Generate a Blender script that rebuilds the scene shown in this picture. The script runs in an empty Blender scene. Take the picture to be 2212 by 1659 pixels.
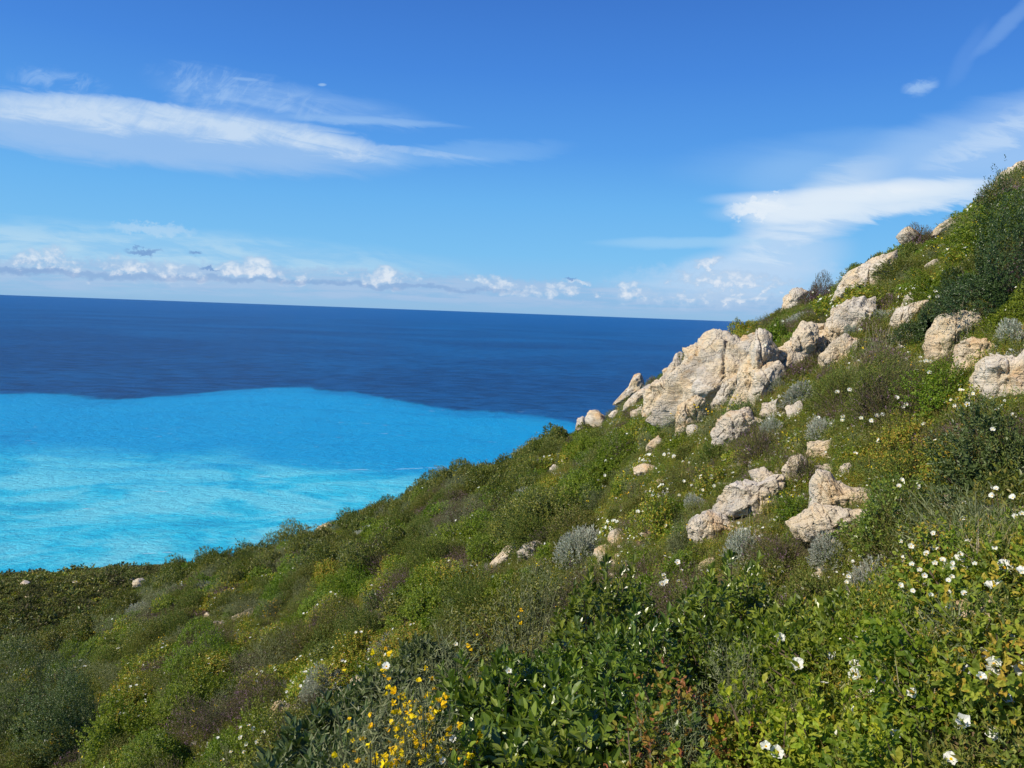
import bpy, math, random
import numpy as np
from mathutils import Matrix, Vector, noise as mnoise

rnd = random.Random(7)
rng = np.random.default_rng(11)
scene = bpy.context.scene

# ------------------------------------------------------------------ camera
FPX, PITCH, ROLL = 769.0, math.radians(5.4), math.radians(2.10)
_f = Vector((0, math.cos(PITCH), -math.sin(PITCH)))
_r0 = Vector((1, 0, 0)); _u0 = Vector((0, math.sin(PITCH), math.cos(PITCH)))
_r = _r0*math.cos(ROLL) + _u0*math.sin(ROLL)
_u = -_r0*math.sin(ROLL) + _u0*math.cos(ROLL)
cam_data = bpy.data.cameras.new('camera'); cam = bpy.data.objects.new('camera', cam_data)
scene.collection.objects.link(cam); scene.camera = cam
cam.matrix_world = Matrix(((_r.x, _u.x, -_f.x, 0), (_r.y, _u.y, -_f.y, 0), (_r.z, _u.z, -_f.z, 0), (0, 0, 0, 1)))
cam_data.sensor_width = 36; cam_data.lens = 36*FPX/1024
cam_data.clip_start = 0.05; cam_data.clip_end = 300000

def ray(px, py):
    """direction (azimuth, tan of elevation) of a point of the 1024x768 frame"""
    d = _f + _r*((px-512)/FPX) + _u*((384-py)/FPX)
    return math.atan2(d.x, d.y), d.z/math.hypot(d.x, d.y)
def R2(x, y): return ray(x*1024/2212, y*1024/2212)       # same, from the 2212 px wide view
def project(p):
    p = Vector(p); z = p.dot(_f)
    if z <= 0.01: return None
    return 512+FPX*p.dot(_r)/z, 384-FPX*p.dot(_u)/z, z

# ------------------------------------------------------------------ light and exposure
SUN_DIR = Vector((-0.66, -0.30, 0.62)).normalized()
SUN_EL = math.asin(SUN_DIR.z); SUN_ROT = math.atan2(SUN_DIR.x, SUN_DIR.y)
sd = bpy.data.lights.new('sun', 'SUN'); sd.energy = 5.0; sd.angle = math.radians(0.5); sd.color = (1.0, 0.91, 0.76)
sun = bpy.data.objects.new('sun', sd); scene.collection.objects.link(sun)
sun.rotation_euler = SUN_DIR.to_track_quat('Z', 'Y').to_euler()
vs = scene.view_settings; vs.view_transform = 'Standard'; vs.look = 'None'; vs.gamma = 1; vs.exposure = 0.0
scene.render.engine = 'CYCLES'
scene.cycles.max_bounces = 6; scene.cycles.diffuse_bounces = 2; scene.cycles.glossy_bounces = 2
scene.cycles.transmission_bounces = 3; scene.cycles.transparent_max_bounces = 4
scene.cycles.use_denoising = True

# ------------------------------------------------------------------ node expressions
class N:
    """tiny wrapper: builds Math nodes out of + - * / expressions"""
    tree = None
    def __init__(s, sock): s.s = sock
    @staticmethod
    def m(op, *a, clamp=False):
        n = N.tree.nodes.new('ShaderNodeMath'); n.operation = op; n.use_clamp = clamp
        for i, v in enumerate(a):
            if isinstance(v, N): N.tree.links.new(v.s, n.inputs[i])
            else: n.inputs[i].default_value = v
        return N(n.outputs[0])
    def __add__(s, o): return N.m('ADD', s, o)
    __radd__ = __add__
    def __sub__(s, o): return N.m('SUBTRACT', s, o)
    def __rsub__(s, o): return N.m('SUBTRACT', o, s)
    def __mul__(s, o): return N.m('MULTIPLY', s, o)
    __rmul__ = __mul__
    def __truediv__(s, o): return N.m('DIVIDE', s, o)
def nn(kind, **kw):
    n = N.tree.nodes.new(kind)
    for k, v in kw.items():
        if k in n.inputs.keys():
            if isinstance(v, N): N.tree.links.new(v.s, n.inputs[k])
            else: n.inputs[k].default_value = v
        else: setattr(n, k, v)
    return n
def sstep(a, b, x):
    n = N.tree.nodes.new('ShaderNodeMapRange'); n.interpolation_type = 'SMOOTHSTEP'
    if a > b:                                # the node wants an ascending range
        return 1-sstep(b, a, x)
    n.inputs['From Min'].default_value = a; n.inputs['From Max'].default_value = b
    N.tree.links.new(x.s, n.inputs['Value']); return N(n.outputs['Result'])
def combine(x, y, z):
    n = N.tree.nodes.new('ShaderNodeCombineXYZ')
    for i, v in enumerate((x, y, z)):
        if isinstance(v, N): N.tree.links.new(v.s, n.inputs[i])
        else: n.inputs[i].default_value = v
    return N(n.outputs[0])
def fbm(vec, scale=1.0, detail=5, rough=0.55, dist=0.0):
    n = nn('ShaderNodeTexNoise', Vector=vec, Scale=scale, Detail=detail, Roughness=rough, Distortion=dist)
    return N(n.outputs['Fac'])
def mixc(fac, a, b, blend='MIX'):
    n = N.tree.nodes.new('ShaderNodeMix'); n.data_type = 'RGBA'; n.blend_type = blend; n.clamp_factor = True
    for i, v in ((0, fac), (6, a), (7, b)):
        if isinstance(v, N): N.tree.links.new(v.s, n.inputs[i])
        elif i == 0: n.inputs[0].default_value = v
        else: n.inputs[i].default_value = (*v, 1)
    return N(n.outputs[2])
def ramp(fac, stops, interp='LINEAR'):
    n = N.tree.nodes.new('ShaderNodeValToRGB'); cr = n.color_ramp; cr.interpolation = interp
    while len(cr.elements) < len(stops): cr.elements.new(0.5)
    for e, (p, c) in zip(cr.elements, stops): e.position = p; e.color = (*c, 1)
    N.tree.links.new(fac.s, n.inputs[0]); return N(n.outputs[0])
def srgb(r, g, b):
    f = lambda c: c/12.92 if c <= .04045 else ((c+.055)/1.055)**2.4
    return tuple(f(v/255) for v in (r, g, b))

# ------------------------------------------------------------------ sky with its clouds (world)
world = bpy.data.worlds.new('World'); scene.world = world; world.use_nodes = True
wt = world.node_tree; wt.nodes.clear(); N.tree = wt
tc = nn('ShaderNodeTexCoord')
sep = nn('ShaderNodeSeparateXYZ', Vector=N(tc.outputs['Generated']))
dx, dy, dz = (N(sep.outputs[i]) for i in range(3))
dyp = N.m('MAXIMUM', dy, 0.15)
U = dx/dyp; V = dz/dyp                                   # tangent plane to the north, where the clouds stand
sky = nn('ShaderNodeTexSky', sky_type='NISHITA', sun_disc=False, sun_elevation=SUN_EL, sun_rotation=SUN_ROT,
         altitude=200, air_density=1.0, dust_density=0.2, ozone_density=3.0)
SKY_STR = 0.1; CS = 1.0/SKY_STR
K = lambda c: tuple(v*CS for v in c)
elev = N.m('ARCSINE', dz)
grad = ramp(elev*(1/0.8), [(0.0, srgb(142, 188, 228)), (0.035, srgb(140, 196, 238)), (0.09, srgb(120, 192, 243)), (0.17, srgb(104, 180, 242)),
    (0.25, srgb(84, 158, 236)), (0.36, srgb(68, 136, 224)), (0.50, srgb(56, 114, 202)), (1.0, srgb(30, 74, 158))])
grad = mixc(1.0, grad, (CS, CS, CS), 'MULTIPLY')
skyc = mixc(0.93, N(sky.outputs[0]), grad)

def E(x, y):
    d = _f + _r*((x*1024/2212-512)/FPX) + _u*((384-y*1024/2212)/FPX)
    return d.x/d.y, d.z/d.y
def patch(x, y, w, h, ang=0.0, soft=0.55, warp=0.0, wn=None):
    """soft ellipse at a point of the sky; size in px of the 2212 view, ang in degrees"""
    a0, e0 = E(x, y); k = 1/1661.0
    ang = math.radians(ang) + ROLL
    v = V-e0
    if wn is not None: v = v + wn*warp
    u = U-a0
    p = u*math.cos(ang)+v*math.sin(ang); q = v*math.cos(ang)-u*math.sin(ang)
    p = p/(w*k); q = q/(h*k)
    return sstep(1.0, 1.0-soft, p*p+q*q)
def sv(sx, sy, seed, shear=0.0):
    return combine(U*sx, (V+U*shear)*sy, seed)
n_str = fbm(sv(3.5, 22, 1.3, 0.07), 1, 6, 0.6, 0.5)            # long streaks
n_fib = fbm(sv(12, 55, 4.1, 0.13), 1, 7, 0.62, 0.8)            # fibres
n_soft = fbm(sv(2.5, 9, 7.7), 1, 4, 0.5, 0.3)
n_bil = fbm(sv(75, 95, 2.2), 1, 6, 0.6, 0.15)                  # cumulus billows
n_wis = fbm(sv(26, 34, 9.2, -0.5), 1, 8, 0.68, 1.0)            # hooked wisps
n_lay = fbm(sv(10, 100, 5.5), 1, 5, 0.6, 0.3)                  # thin layers near the horizon
wv = n_str-0.5; fv = n_fib-0.5
cl = []
# the long lens-shaped cirrus at the left
lens = patch(300, 290, 620, 78, -6, 0.75, 0.03, fv)
cl.append((N.m('MAXIMUM', lens, patch(-60, 260, 420, 60, -2, 0.8, 0.03, fv)*0.8)*(0.7+0.5*n_soft)*0.9, srgb(156, 194, 238)))
core = N.m('MAXIMUM', patch(270, 250, 430, 44, -5, 1.0, 0.035, fv), patch(560, 284, 360, 34, -9.5, 1.0, 0.035, fv))
cl.append((N.m('MAXIMUM', N.m('MAXIMUM', core, patch(30, 228, 240, 26, -3, 1.0, 0.03, fv)*0.8), patch(850, 322, 240, 10, -6, 1.0, 0.02, fv)*0.45)*(0.30+1.0*sstep(0.3, 0.65, n_fib*0.6+n_wis*0.4))*0.95, srgb(196, 218, 243)))
# veils and hooked wisps above it
cl.append((patch(520, 205, 230, 60, -12, 1.0, 0.04, fv)*(0.25+sstep(0.45, 0.68, n_wis))*0.5, srgb(160, 196, 240)))
cl.append((patch(640, 225, 330, 45, -8, 1.0, 0.03, fv)*(0.3+sstep(0.35, 0.7, n_fib))*0.5, srgb(150, 190, 240)))
cl.append((patch(800, 262, 230, 12, -3, 1.0, 0.02, fv)*0.5, srgb(155, 195, 240)))
cl.append((patch(125, 172, 125, 30, -8, 1.0, 0.03, fv)*sstep(0.42, 0.7, n_wis)*0.6, srgb(150, 190, 240)))
cl.append((patch(1000, 332, 260, 30, 3, 1.0, 0.03, fv)*(0.3+n_str)*0.42, srgb(150, 195, 242)))
cl.append((patch(530, 172, 34, 6, -4, 1.0, 0.01, fv)*0.4, srgb(165, 200, 240)))
cl.append((patch(696, 183, 11, 4, 0, 1.0)*0.6, srgb(170, 205, 240)))
# right side: broad veil, anvil cloud, a small wisp
cl.append((patch(2180, 310, 420, 110, 12, 1.0, 0.05, wv)*(0.35+n_soft*0.9)*0.85, srgb(172, 205, 245)))
cl.append((patch(1960, 345, 560, 80, 2, 1.0, 0.05, wv)*(0.25+n_soft)*0.45, srgb(150, 195, 242)))
cl.append((patch(2180, 50, 120, 22, 45, 1.0, 0.02, wv)*0.30, srgb(150, 190, 240)))
cl.append((patch(2090, 120, 90, 26, 60, 1.0, 0.03, wv)*0.14, srgb(140, 180, 238)))
cl.append((patch(1988, 186, 46, 22, 15, 1.0, 0.03, fv)*(0.35+sstep(0.4, 0.62, n_wis))*0.5, srgb(165, 200, 242)))
cl.append((patch(1720, 378, 150, 60, 5, 1.0, 0.03, wv)*0.32, srgb(150, 195, 242)))
anv = patch(1850, 425, 340, 42, 5, 0.8, 0.07, n_soft-0.5)
stem = N.m('MAXIMUM', patch(1735, 480, 250, 85, 30, 1.0, 0.09, wv), patch(1640, 570, 230, 85, 12, 1.0, 0.09, n_soft-0.5)*0.9)
cl.append((N.m('MAXIMUM', stem*0.95, anv*0.95)*(0.75+0.35*n_str), srgb(190, 216, 244)))
top = N.m('MAXIMUM', N.m('MAXIMUM', patch(1830, 412, 330, 26, 3, 1.0, 0.04, n_soft-0.5), patch(1650, 448, 95, 30, 4, 0.9, 0.05, n_bil-0.5)), patch(1740, 450, 160, 34, 10, 1.0, 0.04, wv))
cl.append((top*(0.55+0.7*n_fib)*0.95, srgb(230, 240, 250)))
cl.append((patch(1950, 432, 330, 34, 6, 1.0, 0.07, fv)*(0.4+0.8*n_fib)*0.8, srgb(222, 236, 249)))
cl.append((patch(1700, 500, 230, 60, 38, 1.0, 0.10, fv)*sstep(0.35, 0.62, n_fib)*0.6, srgb(216, 232, 248)))
cl.append((patch(2200, 270, 260, 42, 22, 1.0, 0.08, fv)*sstep(0.32, 0.62, n_fib)*0.6, srgb(200, 222, 247)))
cl.append((patch(1480, 525, 230, 16, 0, 1.0, 0.02, wv)*0.5, srgb(170, 212, 244)))
# pale layered bank above the horizon at the left, thinning to the right
lay = patch(150, 552, 1000, 82, -3, 0.9, 0.03, wv)
cl.append((lay*(0.30+sstep(0.38, 0.60, n_lay*0.4+n_fib*0.6)*0.8)*0.72, srgb(184, 218, 240)))
cl.append((patch(330, 495, 110, 15, -3, 0.9, 0.03, n_bil-0.5)*0.55, srgb(188, 218, 242)))
# low bank: grey-blue base with bright cumulus heads, following the horizon
bil = (n_bil-0.5); n_cau = fbm(sv(26, 34, 12.7), 1, 3, 0.5); bil2 = bil*0.7+(n_cau-0.5)*0.9
band = sstep(0.050, 0.036, V+bil*0.03+N.m('MAXIMUM', U+0.2, 0.0)*0.018)*sstep(0.0, 0.016, V+(n_lay-0.5)*0.02)
cl.append((band*(0.45+sstep(0.35, 0.6, n_lay)*0.5)*0.85, srgb(140, 178, 222)))
cl.append((patch(1580, 612, 330, 58, 2, 1.0, 0.04, bil)*(0.25+0.9*n_lay)*0.85, srgb(188, 214, 242)))
heads = [(62, 560, 32, 20, .8), (115, 552, 26, 26, .75), (250, 570, 22, 18, .6), (300, 578, 30, 13, .85),
         (505, 580, 28, 12, .9), (552, 577, 32, 18, 1.0), (800, 602, 22, 12, .8), (834, 595, 24, 16, .95),
         (1245, 604, 24, 6, .8), (1290, 629, 11, 12, .7), (1530, 567, 28, 12, .9), (1580, 606, 110, 20, .7), (1590, 641, 70, 7, .7)]
hm = None
for (x, y, w, h, s) in heads:
    p = patch(x, y, w*1.7, h*1.6, 0, 1.0, 0.030, bil2)*s
    hm = p if hm is None else N.m('MAXIMUM', hm, p)
(u0_, v0_), (u1_, v1_) = E(60, 574), E(1400, 636)
line = V-(U-u0_)*((v1_-v0_)/(u1_-u0_))-v0_
n_pile = fbm(sv(17, 21, 33.0), 1, 7, 0.58)
run = sstep(0.020, 0.004, N.m('ABSOLUTE', line+(n_cau-0.5)*0.026))*sstep(0.40, 0.58, n_pile)*sstep(0.50, 0.1, U)*0.66
hm = N.m('MAXIMUM', hm, run)
hs = hm*0.75+(n_bil-0.5)*2.2
hd = sstep(0.10, 0.55, hs)*sstep(0.0, 0.35, hm)
cl.append((band*sstep(0.35, 0.6, n_lay)*0.35, srgb(196, 216, 238)))
cl.append((hd*0.70, mixc(sstep(0.25, 1.05, hs), srgb(168, 198, 230), srgb(242, 244, 248))))
for (x, y, w, h) in ((150, 590, 330, 10), (560, 606, 300, 9), (900, 622, 300, 7), (60, 584, 120, 8)):
    cl.append((patch(x, y, w, h, -2.2, 1.0, 0.02, bil2)*0.6, srgb(132, 168, 214)))
for (x, y, w, h) in ((310, 543, 50, 9), (422, 548, 18, 7), (452, 580, 28, 5), (1232, 602, 16, 4)):
    cl.append((patch(x, y, w, h, -4, 1.0, 0.03, bil)*0.8, srgb(112, 152, 206)))
col = skyc
for fac, c in cl:
    c = K(c) if not isinstance(c, N) else mixc(1.0, c, (CS, CS, CS), 'MULTIPLY')
    col = mixc(N.m('MULTIPLY', fac, 1.0, clamp=True), col, c)
bg = nn('ShaderNodeBackground', Strength=SKY_STR); wt.links.new(col.s, bg.inputs['Color'])
bg0 = nn('ShaderNodeBackground', Strength=SKY_STR); wt.links.new(skyc.s, bg0.inputs['Color'])
# the clouds only stand in one part of the sky; elsewhere it is clear (and cheap to evaluate)
inside = N.m('GREATER_THAN', dy, 0.5)*N.m('LESS_THAN', V, 0.62)*N.m('GREATER_THAN', dz, -0.01)
mx = nn('ShaderNodeMixShader'); wt.links.new(inside.s, mx.inputs[0]); wt.links.new(bg0.outputs[0], mx.inputs[1]); wt.links.new(bg.outputs[0], mx.inputs[2])
wo = nn('ShaderNodeOutputWorld'); wt.links.new(mx.outputs[0], wo.inputs['Surface'])
world.cycles.sampling_method = 'MANUAL'; world.cycles.sample_map_resolution = 256

# ------------------------------------------------------------------ object helpers
COL = scene.collection
def tag(o, label=None, cat=None, group=None, kind=None):
    if label: o['label'] = label
    if cat: o['category'] = cat
    if group: o['group'] = group
    if kind: o['kind'] = kind
    return o
def link(name, data, parent=None, loc=None, rot=None, sc=None):
    o = bpy.data.objects.new(name, data); COL.objects.link(o)
    if parent: o.parent = parent
    if loc is not None: o.location = loc
    if rot is not None: o.rotation_euler = rot
    if sc is not None: o.scale = sc
    return o
def mesh_np(name, V, F, mats=(), fm=None, smooth=False):
    """V (n,3); F list of (k,m) index arrays, fm one material index (or array) per entry"""
    me = bpy.data.meshes.new(name)
    V = np.asarray(V, np.float32)
    me.vertices.add(len(V)); me.vertices.foreach_set('co', V.ravel())
    F = [np.asarray(f, np.int32) for f in F if len(f)]
    tot = np.concatenate([np.full(len(f), f.shape[1], np.int32) for f in F])
    li = np.concatenate([f.ravel() for f in F])
    me.loops.add(len(li)); me.loops.foreach_set('vertex_index', li)
    me.polygons.add(len(tot)); me.polygons.foreach_set('loop_start', np.concatenate([[0], np.cumsum(tot)[:-1]]).astype(np.int32))
    if fm is not None:
        mi = np.concatenate([np.full(len(f), a, np.int32) if np.isscalar(a) else np.asarray(a, np.int32) for f, a in zip(F, fm)])
        me.polygons.foreach_set('material_index', mi)
    me.polygons.foreach_set('use_smooth', np.full(len(tot), smooth))
    for m in mats: me.materials.append(m)
    me.update(calc_edges=True); me.validate()
    return me
def material(name):
    m = bpy.data.materials.new(name); m.use_nodes = True; t = m.node_tree; t.nodes.clear(); N.tree = t
    return m, t
def finish(t, shader, disp=None):
    o = t.nodes.new('ShaderNodeOutputMaterial'); t.links.new(shader, o.inputs['Surface'])

# ------------------------------------------------------------------ terrain shape (heights are metres relative to the eye)
SEA = -150.0
sil = [(0,1385),(103,1358),(179,1326),(240,1281),(292,1252),(344,1224),(405,1198),(467,1180),(560,1165),(620,1150),(700,1128),(740,1108),
       (800,1080),(860,1062),(920,1022),(1010,990),(1090,985),(1150,947),(1240,907),(1300,883),(1370,818),(1440,775),(1510,735),(1590,685),
       (1640,657),(1710,618),(1800,590),(1830,560),(1890,525),(1960,500),(2060,450),(2105,415),(2150,378),(2212,335)]
D_key = [(0,45),(430,43),(750,42),(980,38),(1230,32),(1400,27),(1600,24),(1840,22),(2212,21)]
h_key = [(0,4.8),(430,4.6),(930,4.0),(1200,3.8),(1400,4.0),(1600,4.3),(1840,4.6),(2212,5.0)]
b_key = [(0,1.2),(300,1.3),(700,1.3),(1100,1.2),(1240,1.1),(1330,.95),(1500,.85),(1560,.95),(1700,.85),(2212,.7)]   # height of the shrubs that make the skyline
az_s = np.array([R2(x, y)[0] for x, y in sil]); tn_s = np.array([R2(x, y)[1] for x, y in sil]); px_s = np.array([x for x, _ in sil])
def key(k, px): return np.interp(px, [a for a, _ in k], [b for _, b in k])
tn_s = tn_s - key(b_key, px_s)/key(D_key, px_s)
A0, A1 = az_s[0], az_s[-1]
def prof(a):
    a = np.asarray(a, float)
    s = np.interp(a, az_s, tn_s); px = np.interp(a, az_s, px_s)
    D = key(D_key, px); h = key(h_key, px)
    # outside the frame the slopes carry on and close behind the camera
    over = np.clip((a-A1)/(math.pi-A1), 0, 1); under = np.clip((A0-a)/(math.pi+A0), 0, 1)
    ext = lambda t: np.sin(np.minimum(t*2.2, math.pi))
    s = s + 0.35*ext(over)*(1-over) - 0.10*ext(under) - over**2*0.15 + under**2*0.55
    h = h*(1-under)+1.7*under
    return s, D, h
def terrain_base(x, y):
    a = np.arctan2(x, y); r = np.hypot(x, y)
    s, D, h = prof(a)
    m = s+2*h/D
    k = np.clip((r-1.4)/4.6, 0, 1); k = k*k*(3-2*k)
    c = h/D**2
    hh = 1.7+(h-1.7)*k
    k0 = np.clip(r/1.6, 0, 1)
    z = m*r*k0 - hh - c*r*r
    far = np.clip(r-1.25*D, 0, None)
    return z - 0.004*far**2
def bump1(x, y, z=0.0):
    return (mnoise.noise((x*0.22, y*0.22, 3.1))*0.30*min(1, math.hypot(x, y)/14) + mnoise.noise((x*0.8, y*0.8, 8.0))*0.10)
def hgt(x, y):
    r = math.hypot(x, y)
    return float(terrain_base(x, y)) + bump1(x, y)*min(1, r/3)*(1 if r < 60 else 1)
def normal(x, y, e=0.25):
    return Vector((hgt(x-e, y)-hgt(x+e, y), hgt(x, y-e)-hgt(x, y+e), 2*e)).normalized()
def ground_at(px, py, lift=0.0, dmax=1.6):
    """point of the slope that shows `lift` metres below a frame point (1024x768): walk out along the ray"""
    a, t = ray(px, py); r = 1.0; D = float(prof(a)[1])*dmax
    while r < D:
        x, y = r*math.sin(a), r*math.cos(a); z = hgt(x, y)
        if z+lift >= t*r: return Vector((x, y, z)), r
        r += 0.03+0.004*r
    # skyline: nearest approach
    best = min((abs((hgt(q*math.sin(a), q*math.cos(a))+lift)/q-t), q) for q in np.linspace(2, D/dmax, 120))
    r = best[1]; x, y = r*math.sin(a), r*math.cos(a)
    return Vector((x, y, hgt(x, y))), r

# ------------------------------------------------------------------ ground materials
def soil_material():
    m, t = material('soil')
    g = nn('ShaderNodeNewGeometry'); P = N(g.outputs['Position'])
    a = fbm(P, 1.7, 6, 0.6); b = fbm(P, 14, 6, 0.7); c = fbm(P, 0.35, 3, 0.5)
    col = ramp(a, [(0.3, (.07, .055, .03)), (0.5, (.13, .10, .055)), (0.7, (.24, .16, .10))])
    col = mixc(sstep(0.45, 0.6, c), col, (.055, .065, .02))
    col = mixc(sstep(0.62, 0.7, b), col, (.30, .25, .18))
    bs = nn('ShaderNodeBsdfPrincipled', Roughness=0.95); t.links.new(col.s, bs.inputs['Base Color'])
    bs.inputs['Specular IOR Level'].default_value = 0.2
    bp = nn('ShaderNodeBump', Strength=0.8, Distance=0.03, Height=b); t.links.new(bp.outputs[0], bs.inputs['Normal'])
    finish(t, bs.outputs[0]); return m
M_SOIL = soil_material()

def build_slope():
    fine = np.linspace(A0-0.12, A1+0.12, 420); rest = np.linspace(A1+0.12, A0-0.12+2*math.pi, 90)[1:-1]
    ths = np.concatenate([fine, rest]); rs = np.concatenate([[0.0], np.geomspace(0.25, 330, 230)])
    nt, nr = len(ths), len(rs)
    V = []
    for th in ths:
        a = (th+math.pi) % (2*math.pi)-math.pi; sa, ca = math.sin(a), math.cos(a)
        zb = terrain_base(rs*sa, rs*ca)
        for i, r in enumerate(rs):
            x, y = r*sa, r*ca
            z = zb[i] + (bump1(x, y)*min(1, r/3) if r < 80 else 0)
            V.append((x, y, max(z, SEA-6)))
    i = np.arange(nt)[:, None]; j = np.arange(nr-1)[None]
    i2 = (i+1) % nt
    F = np.stack([i*nr+j+0*i, i*nr+j+1, i2*nr+j+1, i2*nr+j], -1).reshape(-1, 4)
    o = link('hillside_ground', mesh_np('hillside_ground', V, [F], [M_SOIL], smooth=True))
    tag(o, 'stony brown soil of the steep slope under the scrub', None, None, 'structure')
build_slope()

# ------------------------------------------------------------------ lower headland far below at the left
hl = [(-260,1246),(0,1242),(69,1234),(127,1234),(189,1228),(220,1226),(296,1221),(344,1219),(378,1212),(440,1215),(600,1240),(900,1300)]
az_h = np.array([R2(x, y)[0] for x, y in hl]); tn_h = np.array([R2(x, y)[1] for x, y in hl]) - 1.0/170
def head_z(x, y):
    a = math.atan2(x, y); r = math.hypot(x, y)
    s = float(np.interp(a, az_h, tn_h)); D2 = 172.0
    k = 4.2e-5 if r < D2 else 9e-5
    z = (s-k*(r-D2)**2)*r
    return z + mnoise.noise((x*.03, y*.03, 1))*2.2*min(1, abs(r-D2)/25) + mnoise.noise((x*.11, y*.11, 2))*0.8
def build_headland():
    ths = np.linspace(az_h[0], az_h[-1], 190); rs = np.linspace(84, 262, 150)
    V = [(r*math.sin(a), r*math.cos(a), max(head_z(r*math.sin(a), r*math.cos(a)), SEA-6)) for a in ths for r in rs]
    nt, nr = len(ths), len(rs); i = np.arange(nt-1)[:, None]; j = np.arange(nr-1)[None]
    F = np.stack([i*nr+j, i*nr+j+1, (i+1)*nr+j+1, (i+1)*nr+j], -1).reshape(-1, 4)
    tag(link('headland_hill', mesh_np('headland_hill', V, [F], [M_SOIL], smooth=True)),
        'low headland below the ridge at the water', None, None, 'structure')
build_headland()

# ------------------------------------------------------------------ sea
edge = [(-700,842),(-300,846),(0,850),(90,850),(150,851),(190,857),(270,861),(350,856),(420,851),(490,843),(560,838),(620,836),(700,842),(770,848),
        (850,862),(940,876),(1010,888),(1090,891),(1150,897),(1210,906),(1300,925),(1500,990)]
def sea_pt(x, y):
    a, t = R2(x, y); r = SEA/t; return r*math.sin(a), r*math.cos(a)
def sea_material():
    m, t = material('sea_water')
    g = nn('ShaderNodeNewGeometry'); P = N(g.outputs['Position']); sp = nn('ShaderNodeSeparateXYZ', Vector=P)
    X, Y = N(sp.outputs[0]), N(sp.outputs[1])
    pts = sorted(sea_pt(x, y) for x, y in edge)
    fc = nn('ShaderNodeFloatCurve'); c = fc.mapping.curves[0]; fc.mapping.use_clip = False
    x0, x1 = pts[0][0], pts[-1][0]
    for i, (a, b) in enumerate(pts):
        u, v = (a-x0)/(x1-x0), b/2000.0
        if i == 0: c.points[0].location = (u, v)
        elif i == 1: c.points[1].location = (u, v)
        else: c.points.new(u, v)
    fc.mapping.update()
    t.links.new(((X-x0)/(x1-x0)).s, fc.inputs['Value'])
    Yb = N(fc.outputs[0])*2000.0
    nb = fbm(combine(X*0.012, Y*0.006, 0.0), 1, 5, 0.6, 0.4)
    nf = fbm(combine(X*0.06, Y*0.02, 0.0), 1, 4, 0.6)
    dist = Yb-Y+(nb-0.5)*90.0+(nf-0.5)*30
    mask = sstep(-12.0, 24.0, dist)*0.74+sstep(-60.0, 150.0, dist+(nf-0.5)*160)*0.26
    swirl = fbm(combine(X*0.0045, Y*0.0075, 5.0), 1, 6, 0.6, 1.0)
    streak = fbm(combine(X*0.016, Y*0.03, 2.0), 1, 6, 0.65, 0.6)
    ripple = fbm(combine(X*0.05, Y*0.11, 9.0), 1, 6, 0.7, 0.2)
    shore = sstep(760.0, 520.0, Y+(swirl-0.5)*380+X*0.12)
    tq = mixc(shore*0.9, srgb(0, 164, 220), srgb(46, 214, 242))
    milk = fbm(combine(X*0.0065, Y*0.010, 15.0), 1, 7, 0.62, 1.6)
    tq = mixc(sstep(0.42, 0.66, streak)*0.40*(0.2+shore), tq, srgb(80, 210, 228))
    tq = mixc(sstep(0.42, 0.60, milk)*shore*0.95, tq, srgb(120, 226, 242))
    tq = mixc(sstep(0.48, 0.34, milk)*0.35, tq, srgb(0, 128, 190))
    tq = mixc(sstep(0.35, 0.2, dist*0.004)*0.5*sstep(0.6, 0.3, swirl), tq, srgb(0, 110, 185))
    dn = fbm(combine(X*0.0011, Y*0.0016, 3.0), 1, 5, 0.55, 0.5)
    dp = mixc(sstep(0.35, 0.7, dn), srgb(0, 68, 124), srgb(0, 92, 152))
    chop = fbm(combine(X*0.018, Y*0.035, 60.0), 1, 7, 0.72, 0.3)
    dp = mixc(sstep(0.47, 0.60, chop)*0.75*sstep(6000.0, 1200.0, Y), dp, srgb(0, 44, 96))
    dp = mixc(sstep(0.5, 0.38, chop)*0.5*sstep(9000.0, 1200.0, Y), dp, srgb(26, 96, 160))
    dp = mixc(sstep(3500.0, 14000.0, Y), dp, srgb(0, 84, 146))
    col = mixc(mask, dp, tq)
    col = mixc((sstep(0.56, 0.74, ripple))*0.10, col, srgb(90, 170, 215))
    col = mixc((sstep(0.50, 0.34, ripple))*(0.28-mask*0.17), col, srgb(0, 50, 105))
    # whitecaps: rare short streaks
    w1 = fbm(combine(X*0.035, Y*0.16, 20.0), 1, 3, 0.5); w2 = fbm(combine(X*0.011, Y*0.02, 30.0), 1, 3, 0.5)
    w3 = fbm(combine(X*0.3, Y*0.5, 40.0), 1, 3, 0.6)
    foam = sstep(0.685, 0.72, w1+w3*0.04)*sstep(0.56, 0.63, w2)*mask*sstep(0.35, 0.55, w3)
    col = mixc(foam*0.85, col, (.72, .85, .9))
    # two foam lines drifting in the pale water
    for (xa, ya, xb, yb, wd) in ((727, 1016, 800, 1014, 1.6), (842, 1014, 975, 1009, 1.6), (300, 1196, 380, 1192, 1.2), (1115, 889, 1155, 891, 2.2), (925, 887, 950, 890, 2.2)):
        p, q = sea_pt(xa, ya), sea_pt(xb, yb); L = math.hypot(q[0]-p[0], q[1]-p[1]); ux, uy = (q[0]-p[0])/L, (q[1]-p[1])/L
        al = (X-p[0])*ux+(Y-p[1])*uy; ac = N.m('ABSOLUTE', (Y-p[1])*ux-(X-p[0])*uy+(nf-0.5)*6)
        seg = sstep(0.0, L*.2, al)*sstep(L, L*.8, al)*sstep(wd, wd*.4, ac)*sstep(0.42, 0.52, w1)
        col = mixc(seg*0.5, col, (.72, .85, .9))
    bs = nn('ShaderNodeBsdfPrincipled', Roughness=0.35); t.links.new(col.s, bs.inputs['Base Color'])
    bs.inputs['IOR'].default_value = 1.33; bs.inputs['Specular IOR Level'].default_value = 0.14
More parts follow.
